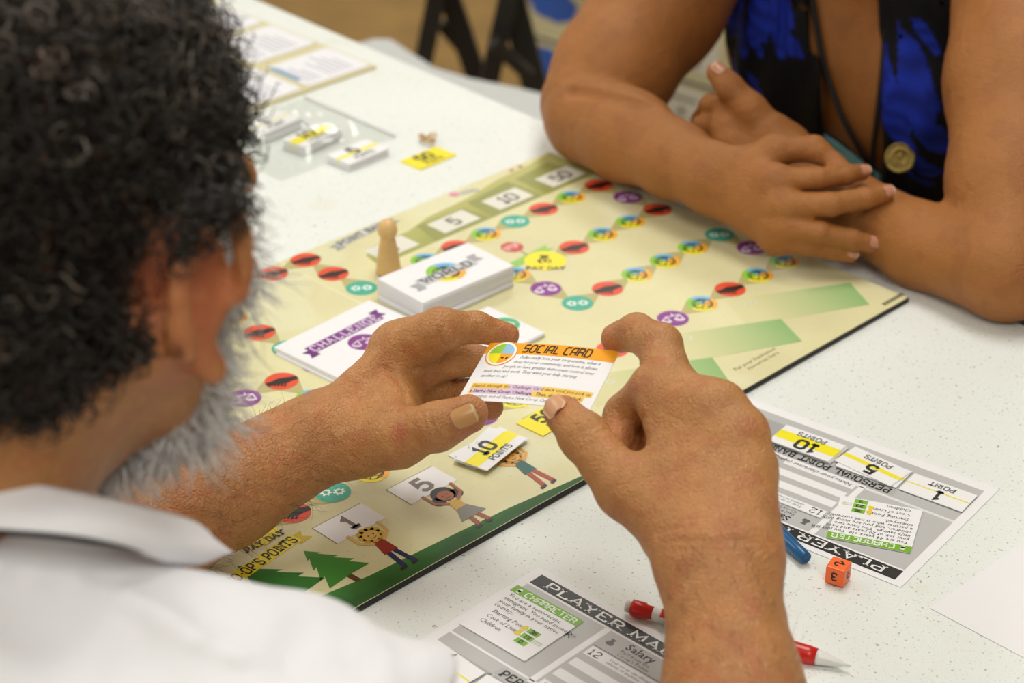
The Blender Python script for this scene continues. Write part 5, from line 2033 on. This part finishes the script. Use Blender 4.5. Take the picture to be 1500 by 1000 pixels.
def spline(P, n):
    P = np.array(P, float)
    t = np.r_[0, np.cumsum(np.linalg.norm(np.diff(P, axis=0), axis=1))]
    s = np.linspace(0, t[-1], n)
    # Catmull-Rom through the points
    out = []
    for x in s:
        i = min(max(np.searchsorted(t, x) - 1, 0), len(P) - 2)
        u = (x - t[i]) / (t[i + 1] - t[i])
        p0, p1, p2, p3 = P[max(i - 1, 0)], P[i], P[i + 1], P[min(i + 2, len(P) - 1)]
        out.append(.5 * ((2 * p1) + (-p0 + p2) * u + (2 * p0 - 5 * p1 + 4 * p2 - p3) * u * u + (-p0 + 3 * p1 - 3 * p2 + p3) * u ** 3))
    return np.array(out)


NF = 60
FP = spline([px(*p) for p in FOLD], NF)
LP_ = spline([px(*p) for p in LOWE], NF)
axis_c = NB + neck_dir * .05
V, F = [], []
M_ = 12
prof = []
for i in range(NF):
    top_, low = FP[i], LP_[i]
    out = unit((top_ + low) / 2 - axis_c)
    row = []
    for j in range(M_ + 1):                      # outer leaf from the lower edge up to the fold
        t = j / M_
        row.append(low + (top_ - low) * t + out * (.006 * math.sin(math.pi * min(1, t * 1.0)) + .003))
    row.append(top_ + unit(top_ - low) * .0022 + out * .001)
    for j in range(M_ + 1):                      # inner side back down
        t = 1 - j / M_
        row.append(low + (top_ - low) * t + out * (.006 * math.sin(math.pi * t) - .0012) - (unit(low - top_) * -.002 if j > M_ - 2 else 0))
    prof.append(row)
nr = len(prof[0])
for row in prof:
    V += row
for i in range(NF - 1):
    for j in range(nr):
        j2 = (j + 1) % nr
        F.append((i * nr + j, i * nr + j2, (i + 1) * nr + j2, (i + 1) * nr + j))
F.append(tuple(range(nr)))
F.append(tuple((NF - 1) * nr + j for j in range(nr))[::-1])
collar = mobj('collar', V, F, SHIRTM, shirt_o, True)
tp = [LP_[i] + unit(LP_[i] - axis_c) * .0022 + unit(LP_[i] - FP[i]) * .001 for i in range(0, int(NF * .76))]
V, F = tube_mesh([tp], [[.0013] * (len(tp) - 6) + [.0012, .001, .0008, .0006, .0004, .0002]], 8)
mobj('collar_line', V, F, mat('black_line', (26, 24, 26), .7), collar, True)  # thin black tube along the lower edge of the collar


# ---- trousers and chairs so that both sit on something
def trousers(parent, pel, facing, rgb):
    side = np.array([facing[1], -facing[0], 0])
    hips = [pel + side * s * .09 for s in (-1, 1)]
    parts = [Cone(hips[0], hips[1], .12, .12)]
    for s, h in zip((-1, 1), hips):
        knee = np.array([h[0], h[1], .47]) + facing * .40 + side * s * .03
        foot = np.array([knee[0], knee[1], .09]) + facing * .02
        parts += [Cone(h, knee, .085, .062), Cone(knee, foot, .062, .048), Cone(foot - np.array([0, 0, .045]), foot + facing * .14 - np.array([0, 0, .052]), .043, .036)]
    t = Int(.001, Un(.03, *parts), Half((0, 0, .002), (0, 0, -1)))
    P = [hips[0], hips[1], hips[0] + facing * .65, hips[1] + facing * .65]
    lo, hi = bounds(P, .2)
    lo[2], hi[2] = -.02, pel[2] + .2
    return soft_object('trousers', [net(t, lo, hi, .009)], mat('cloth_%d' % rgb[0], rgb, .85), parent)


def plain_chair(pel, facing, label):
    side = np.array([facing[1], -facing[0], 0])
    M = frame_matrix((pel[0] + facing[0] * .05, pel[1] + facing[1] * .05, 0), side)
    c = empty('black_chair', M)
    tag(c, label, 'chair')
    zs = min(.40, pel[2] - .115)
    prism('seat', rounded(-.21, .21, -.24, .18, .05), zs - .03, zs, BLK, c, bevel=.006)
    prism('backrest', rounded(-.2, .2, zs + .2, zs + .42, .04), -.012, .012, BLK, c, Matrix.Translation((0, -.31, 0)) @ Matrix.Rotation(math.pi / 2, 4, 'X'), bevel=.004)
    for s in (-1, 1):
        V, F = tube_mesh([[(s * .19, -.30, zs + .4), (s * .19, -.27, zs - .01), (s * .2, -.33, .001)]], [[.011] * 3], 8)
        mobj('rear_leg', V, F, BLK, c, True)
        V, F = tube_mesh([[(s * .19, .14, zs - .02), (s * .2, .2, .001)]], [[.011] * 2], 8)
        mobj('front_leg', V, F, BLK, c, True)
    return c


mf = unit([.7, .72, 0])
trousers(man, PEL, mf, (58, 60, 70))
plain_chair(PEL, mf, 'black chair under the bearded person in the white shirt, below the picture')

# ================================================================== THE WOMAN WITH FOLDED ARMS
WSK = mat('woman_skin', (150, 96, 54), .52, attr=True, noise=(30, .07), spec=.35, bump=(420, .5), sss=.08, speck=[(40, .55, (136, 80, 42), .25), (900, .6, (110, 68, 36), .2)], cell=(300, .35))
WRE, WRS, WRW = px(866, 172, 1.785), px(1095, -195, 1.90), px(1042, 261, 1.652)
WLE, WLS, WLW = px(1474, 394, 1.546), px(1498, -60, 1.70), px(1140, 226, 1.700)
WR = {'wrist': WRW, 'index': J((1132, 266, 1.602), (1200, 261, 1.594), (1240, 256, 1.600), (1263, 252, 1.606)),
      'middle': J((1142, 302, 1.596), (1218, 299, 1.582), (1268, 290, 1.588), (1297, 283, 1.594)),
      'ring': J((1142, 332, 1.598), (1200, 341, 1.586), (1248, 351, 1.589), (1276, 357, 1.593)),
      'little': J((1136, 349, 1.604), (1187, 361, 1.594), (1222, 368, 1.595), (1246, 373, 1.598)),
      'thumb': J((1082, 246, 1.636), (1136, 220, 1.622), (1192, 218, 1.612), (1224, 238, 1.608))}
WRR = {'index': [.0115, .0086, .0078, .0066], 'middle': [.0120, .0092, .0084, .0072], 'ring': [.0118, .0094, .0084, .0074], 'little': [.0100, .0080, .0070, .0062],
       'thumb': [.0140, .0118, .0100, .0078], 'wristr': .0245, 'thenar': .0150}
wn = np.cross(WR['index'][0] - WRW, WR['little'][0] - WRW)
WL = {'wrist': WLW, 'index': J((1076, 162, 1.712), (1042, 155, 1.742), (1028, 176, 1.766), (1036, 196, 1.775)),
      'middle': J((1068, 186, 1.706), (1030, 186, 1.738), (1020, 206, 1.760), (1030, 222, 1.770)),
      'ring': J((1072, 208, 1.702), (1036, 212, 1.732), (1030, 228, 1.750), (1040, 240, 1.758)),
      'little': J((1084, 226, 1.700), (1052, 231, 1.724), (1046, 243, 1.740), (1054, 252, 1.746)),
      'thumb': J((1126, 192, 1.696), (1098, 158, 1.694), (1068, 127, 1.696), (1050, 106, 1.698))}
WLR = {'index': [.0125, .0102, .0090, .0080], 'middle': [.0125, .0102, .0090, .0080], 'ring': [.0120, .0098, .0086, .0076], 'little': [.0115, .0088, .0078, .0070],
       'thumb': [.0140, .0122, .0110, .0090], 'wristr': .0250, 'thenar': .0155}
wln = np.cross(WL['index'][0] - WLW, WL['little'][0] - WLW)
wr_arm = Un(.010, hand_tree(WR, wn, WRR, .66, .003), Un(.012, Cone(WRW, px(988, 234, 1.69), .0260, .0310), Cone(px(988, 234, 1.69), px(922, 200, 1.740), .0310, .0385), Cone(px(922, 200, 1.740), WRE, .0385, .0425)))
wr_arm = Un(.002, wr_arm, Un(.02, Cone(px(862, 152, 1.800), px(900, 102, 1.818), .0430, .0520), Cone(px(900, 102, 1.818), px(962, 10, 1.850), .0520, .0590), Cone(px(962, 10, 1.850), WRS, .0590, .060)))
wl_arm = Un(.010, hand_tree(WL, wln, WLR, .66, .003), Un(.012, Cone(WLW, px(1230, 296, 1.650), .0255, .0285), Cone(px(1230, 296, 1.650), px(1350, 360, 1.597), .0285, .0325), Cone(px(1350, 360, 1.597), WLE, .0325, .0385)))
wl_arm = Un(.010, wl_arm, Un(.02, Cone(WLE, px(1486, 270, 1.590), .0385, .0490), Cone(px(1486, 270, 1.590), px(1492, 120, 1.640), .0500, .0560), Cone(px(1492, 120, 1.640), WLS, .0560, .058)))
# torso
sv = WLS - WRS
su = unit(sv)
wf = unit(np.cross(np.array([0, 0, 1.0]), su))
if wf @ (CAMP - WRS) < 0:
    wf = -wf
wm = (WRS + WLS) / 2
wup = unit(np.array([0, 0, 1.0]) + wf * .30)                 # she leans over the table
wfr = unit(wf - wup * (wf @ wup))


def wt(s, f, u):
    return wm + su * s + wfr * f + wup * u


WPEL = wm + np.array([0, 0, -.46]) - wf * .18
torso = Un(.05, Cone(wt(-.085, -.03, -.03), wt(.085, -.03, -.03), .075, .075), Cone(wt(-.075, -.045, -.13), wt(.06, -.045, -.13), .10, .10), Cone(wt(0, -.05, -.18), WPEL, .12, .14),
           Ell(wt(-.080, .035, -.155), [su, wfr, wup], (.082, .066, .078)), Ell(wt(.068, .035, -.155), [su, wfr, wup], (.075, .066, .075)),
           Cone(wt(0, -.02, .02), wt(0, .015, .11), .05, .047), Cone(WRS, wt(-.08, -.03, -.02), .055, .06), Cone(WLS, wt(.08, -.03, -.02), .055, .06))
WHC = wt(0, .045, .22)
wyd = unit(wf * .8 + np.array([0, 0, -.35]))
wru = unit(np.cross(wyd, [0, 0, 1]))
wuu = np.cross(wru, wyd)


def wh(f, r, u):
    return WHC + wyd * f + wru * r + wuu * u


WAX = [wyd, wru, wuu]
WEY = [wh(.075, s * .030, .008) for s in (-1, 1)]
whead = Un(.012, Ell(wh(0, 0, .02), WAX, (.092, .073, .095)), Ell(wh(.016, 0, -.03), WAX, (.070, .060, .082)), Cone(wh(.062, 0, -.088), wh(.045, 0, -.085), .017, .025),
           Cone(wh(.086, 0, .018), wh(.106, 0, -.022), .007, .0115), Cone(wh(.098, .009, -.025), wh(.098, -.009, -.025), .008, .008), Cone(wh(.088, .016, -.054), wh(.088, -.016, -.054), .007, .007), Cone(wh(.086, .013, -.063), wh(.086, -.013, -.063), .0075, .0075),
           Cone(wh(.06, .04, -.018), wh(.05, .05, -.014), .017, .015), Cone(wh(.06, -.04, -.018), wh(.05, -.05, -.014), .017, .015))
whead = Un(.004, Sub(.005, whead, *[Ell(e + wyd * .012, WAX, (.009, .015, .009)) for e in WEY]), *[Ell(wh(-.004, s * .075, -.015), [wuu, wyd, wru], (.030, .017, .008)) for s in (-1, 1)])
wtorso = Un(.015, torso, whead)
wpts = [p for H in (WR, WL) for k in ('index', 'middle', 'ring', 'little', 'thumb') for p in H[k]] + [WRE, WRS, WLE, WLS, WRW, WLW]
w1 = net(wr_arm, *bounds([p for k in ('index', 'middle', 'ring', 'little', 'thumb') for p in WR[k]] + [WRE, WRS, WRW], .075), .0019, creases(wr_arm, [([(838, 134), (870, 138), (900, 144), (930, 150), (955, 157)], .0100, .0045)], skin_noise))
w2 = net(wl_arm, *bounds([p for k in ('index', 'middle', 'ring', 'little', 'thumb') for p in WL[k]] + [WLE, WLS, WLW], .075), .0019, skin_noise)
w3 = net(wtorso, *bounds([WRS, WLS, WPEL, WHC, wt(0, .1, -.15)], .16), .004)


def w_color(V):
    C = np.tile(np.array(lin((160, 103, 51))), (len(V), 1))
    for H in (WR, WL):
        for nm in ('index', 'middle', 'ring', 'little', 'thumb'):
            C = mixc(C, near(V, H[nm][1], .013) * .4, (124, 74, 46))
            C = mixc(C, near(V, H[nm][-1], .014) * .45, (178, 108, 76))
            C = mixc(C, near(V, H[nm][0], .016) * .22, (140, 84, 50))
    C = mixc(C, near(V, WRE, .06) * .2, (140, 86, 50))
    return C


woman = soft_object('person', [w3, w1, w2], WSK, None, w_color)
tag(woman, 'person in black and blue sleeveless top with folded arms leaning on the table', 'person')


def wnail(j, out, w, L=.011, r=.0070):
    d = unit(j[3] - j[2])
    o = unit(out)
    o = unit(o - d * (o @ d))
    nail('fingernail', j[3] + d * r * .78 + o * (r * .84 + .0010), j[3] - d * (L - r * .92) + o * (r * 1.10 + .0012), o, w, woman, rgb=(194, 138, 112), edge=(222, 196, 176))


tc_ = CAMP - WR['middle'][3]
for nm, w in (('index', .0088), ('middle', .0098), ('ring', .0098), ('little', .0084)):
    d = unit(WR[nm][3] - WR[nm][2])
    wnail(WR[nm], unit(tc_) * .75 + np.array([.25, 0, .35]), w, r=WRR[nm][3])
wnail(WL['thumb'], unit(tc_) * .8 + np.array([.45, 0, .2]), .0112, .013, .0092)


# clothes: parts of shells round the torso
def cutplane(p, q, n_keep):
    """plane through two photo points on the chest, running straight into the body; keeps the side of n_keep"""
    a, b = px(*p), px(*q)
    n = unit(np.cross(b - a, (a + b) / 2 - CAMP))
    if n @ ((px(*n_keep) if n_keep else wt(0, 0, -.6)) - a) > 0:
        n = -n
    return Half(a, n)


def chest(u, v):
    h = hit(torso, u, v, 1.4, 2.4)
    return (u, v, h if h else 1.85)


vleft = cutplane(chest(1186, 10), chest(1214, 255), (1000, 100, 1.85))
vright = cutplane(chest(1287, 10), chest(1296, 265), (1450, 100, 1.75))
base = Off(.0105, torso)
waist = Half(WPEL + np.array([0, 0, .02]), (0, 0, -1))
armR = Half(wt(-.150, 0, 0), -su - wup * .25)
armL = Half(wt(.21, 0, 0), su - wup * .25)
neckcut = Half(wt(0, -.02, .062), wup + wfr * .3)
panelL = Int(.002, base, vleft, armR, neckcut, waist)
panelR = Int(.002, base, vright, armL, neckcut, waist)


def drape(P):
    s_ = (P - wm.astype(np.float32)) @ su.astype(np.float32)
    h_ = (P - wm.astype(np.float32)) @ wup.astype(np.float32)
    return (np.sin(s_ * 150 + 2 * np.sin(h_ * 18)) * .0022 + np.sin(s_ * 70 + h_ * 25) * .0018).astype(np.float32)


PET = [(1098, 22, 46, 20, 70), (1128, 10, 44, 18, 100), (1085, 0, 34, 22, 40), (1150, 25, 46, 17, 75), (1168, 52, 30, 13, 20), (1158, -8, 40, 26, 0), (1120, 48, 26, 10, 70),
       (1108, 128, 50, 17, 62), (1124, 160, 54, 15, 68), (1142, 172, 46, 12, 78), (1092, 118, 26, 16, 40), (1120, 120, 30, 11, 85),
       (1318, 130, 62, 24, 85), (1310, 108, 38, 22, 60), (1362, 90, 66, 20, 72), (1360, 150, 80, 22, 88), (1352, 220, 50, 20, 95), (1330, 190, 50, 22, 80), (1372, 40, 30, 12, 70), (1335, 270, 16, 7, 85), (1356, 248, 26, 12, 80), (1302, 112, 24, 13, 20)]


def on_chest(u, v):
    """chest point as (sideways, upwards) in the body's own frame"""
    h = hit(torso, u, v, 1.4, 2.4)
    d = px(u, v, h if h else 1.8) - wm
    return np.array([d @ su, d @ wup])


PETS = []
for cu, cv, a, b, an in PET:
    c, s_ = math.cos(math.radians(an)), math.sin(math.radians(an))
    a, b = a * 1.12, b * 1.65
    o2 = on_chest(cu, cv)
    k = 1.75 / FPX
    eA = np.array([cam2w((c * a * k, s_ * a * k, 0)) @ su, cam2w((c * a * k, s_ * a * k, 0)) @ wup / .93])
    eB = np.array([cam2w((-s_ * b * k, c * b * k, 0)) @ su, cam2w((-s_ * b * k, c * b * k, 0)) @ wup / .93])
    PETS.append((o2, np.linalg.inv(np.stack([eA, eB], 1))))


def cloth_color(V):
    """printed blue petals on black cloth, laid out in the body's own frame"""
    C = np.tile(np.array(lin((13, 13, 17))), (len(V), 1))
    d = V - wm
    Q = np.stack([d @ su, d @ wup], 1)
    front = d @ wfr > -.05
    for o2, inv in PETS:
        xy = (Q - o2) @ inv.T
        wob = 1 + .12 * np.sin(np.arctan2(xy[:, 1], xy[:, 0]) * 5)
        m = ((xy ** 2).sum(1) < wob) & front
        sh = .75 + .25 * np.sin(xy[:, 0] * 9)
        C[m] = np.array(lin((28, 52, 176))) * sh[m][:, None]
    P = V * 26                                   # the print goes on over the back
    m2 = (np.sin(P[:, 0] * 1.3 + np.sin(P[:, 2])) * np.sin(P[:, 1] * 1.1) * np.sin(P[:, 2] * 1.2 + 1) > .33) & ~front
    C[m2] = lin((28, 52, 176))
    return C


CLM = mat('printed_cloth', (20, 20, 24), .75, attr=True, bump=(1500, .2), spec=.25)
bb = bounds([WRS, WLS, WPEL, wt(0, .1, -.15)], .14)
top_o = soft_object('sleeveless_top', [net(panelL, *bb, .0032, drape), net(panelR, *bb, .0032, drape)], CLM, woman, cloth_color)
under = Int(.001, Off(.0040, torso), cutplane(chest(1200, 190), chest(1276, 244), None), cutplane(chest(1160, 10), chest(1190, 255), (1450, 100, 1.75)), cutplane(chest(1312, 10), chest(1320, 265), (1000, 100, 1.85)), Half(WPEL + np.array([0, 0, .03]), (0, 0, -1)))


def under_folds(P):
    n = unit(cam2w((.55, -.83, 0))).astype(np.float32)
    return (np.sin((P @ n) * 900) * .0007).astype(np.float32)


soft_object('undershirt', [net(under, *bb, .0030, under_folds)], mat('cyan_cloth', (146, 222, 250), .8), woman)

# hair of the woman (above the picture)
hcap = Sub(.004, Un(.02, Ell(wh(-.012, 0, .035), WAX, (.108, .092, .108)), Cone(wh(-.07, 0, .0), wh(-.09, 0, -.08), .06, .05)), Un(.01, Ell(wh(.06, 0, -.03), WAX, (.075, .068, .10))))
soft_object('hair', [net(hcap, *bounds([WHC], .2), .005)], mat('hair_black', (30, 24, 22), .4, bump=(160, .8)), woman)
for e in WEY:
    bm = bmesh.new()
    bmesh.ops.create_uvsphere(bm, u_segments=14, v_segments=8, radius=.0118)
    bmesh.ops.translate(bm, verts=bm.verts, vec=Vector(e))
    eo = bobj('eye', bm, mat('eye_white', (226, 220, 212), .2), woman, True)
    bm = bmesh.new()
    bmesh.ops.create_uvsphere(bm, u_segments=12, v_segments=8, radius=.0058)
    bmesh.ops.translate(bm, verts=bm.verts, vec=Vector(e + wyd * .0072))
    bobj('iris', bm, mat('iris_brown', (60, 38, 22), .15), eo, True)
trousers(woman, WPEL, unit(np.array([wf[0], wf[1], 0])), (40, 42, 58))
plain_chair(WPEL, unit(np.array([wf[0], wf[1], 0])), 'black chair under the person with folded arms, hidden behind the table')

# lanyard and medallion
lan = empty('lanyard', Matrix.Translation(Vector(px(1276, 246, 1.74))))
tag(lan, 'black cord lanyard with metal clip hanging round the neck of the person with folded arms', 'lanyard')
lo_ = np.array(lan.location)
shell = Off(.0030, Un(.002, torso))
for pts in ([(1172, -60), (1190, 0), (1200, 60), (1212, 112), (1232, 168), (1255, 212), (1274, 244)], [(1300, -60), (1300, 0), (1296, 60), (1291, 120), (1284, 180), (1279, 220), (1277, 244)]):
    P = []
    for u, v in pts:
        h = hit(shell, u, v)
        P.append(px(u, v, (h if h else 1.8) - .002))
    P = spline(P, 30) - lo_
    V, F = tube_mesh([P], [[.0026] * 30], 8)
    mobj('cord', V, F, mat('black_cord', (18, 17, 18), .7, bump=(900, .4)), lan, True)
hz_ = hit(Un(.001, shell, under), 1276, 250)
cp = px(1276, 246, hz_ - .004) - lo_
V, F = tube_mesh([[cp + np.array([-.005, 0, .001]), cp + np.array([.004, 0, -.0005])]], [[.0017] * 2], 10)
mobj('metal_clip', V, F, mat('silver', (222, 222, 216), .2, 1.0), lan, True)
sp = [px(1273, 244, hz_ - .003), px(1271, 262, hz_ - .003), px(1270, 300, hz_ + .004)]
V, F = tube_mesh([np.array(sp) - lo_], [[.0046] * 3], 8)
mobj('strap', V, F, mat('black_cord', (18, 17, 18)), lan, True)

hm_ = hit(Un(.001, panelR, base), 1318, 230)
mc = px(1318, 231, hm_ - .011)
md = unit(CAMP - mc + np.array([-.2, 0, .1]))
MM = frame_matrix(mc, np.cross([0, 0, 1.0], md), md)
BRZ = mat('bronze', (156, 134, 76), .36, 1.0, noise=(300, .25), bump=(700, .5))
med = lathe('medallion', [(.0002, -.0012), (.0128, -.0012), (.0134, -.0006), (.0134, .0006), (.0128, .0013), (.0118, .0013), (.0112, .0006), (.0085, .0005), (.0080, .0010), (.0074, .0010), (.0070, .0005), (.0002, .0005)], BRZ, None, 36, MM)
tag(med, 'round bronze medallion with raised rim pinned on the blue cloth of the top', 'medallion')
bm = bmesh.new()
for c, r in (((0, .001, .0008), (.0026, .0034, .0014)), ((-.0005, -.004, .0006), (.0040, .0022, .0012)), ((.0004, .0046, .0008), (.0016, .0018, .0012))):
    g = bmesh.ops.create_uvsphere(bm, u_segments=12, v_segments=8, radius=1.0)
    bmesh.ops.transform(bm, matrix=Matrix.Translation(c) @ Matrix.Diagonal((*r, 1)), verts=g['verts'])
bobj('relief_figure', bm, BRZ, med, True)
lt = Art()
for k in range(22):
    a = math.radians(20 + 320 * k / 21)
    lt.line([(.0094 * math.cos(a), .0094 * math.sin(a)), (.0108 * math.cos(a), .0108 * math.sin(a))], .0006)
lt.put('rim_marks', (84, 70, 36), med, 0, z=.00075)
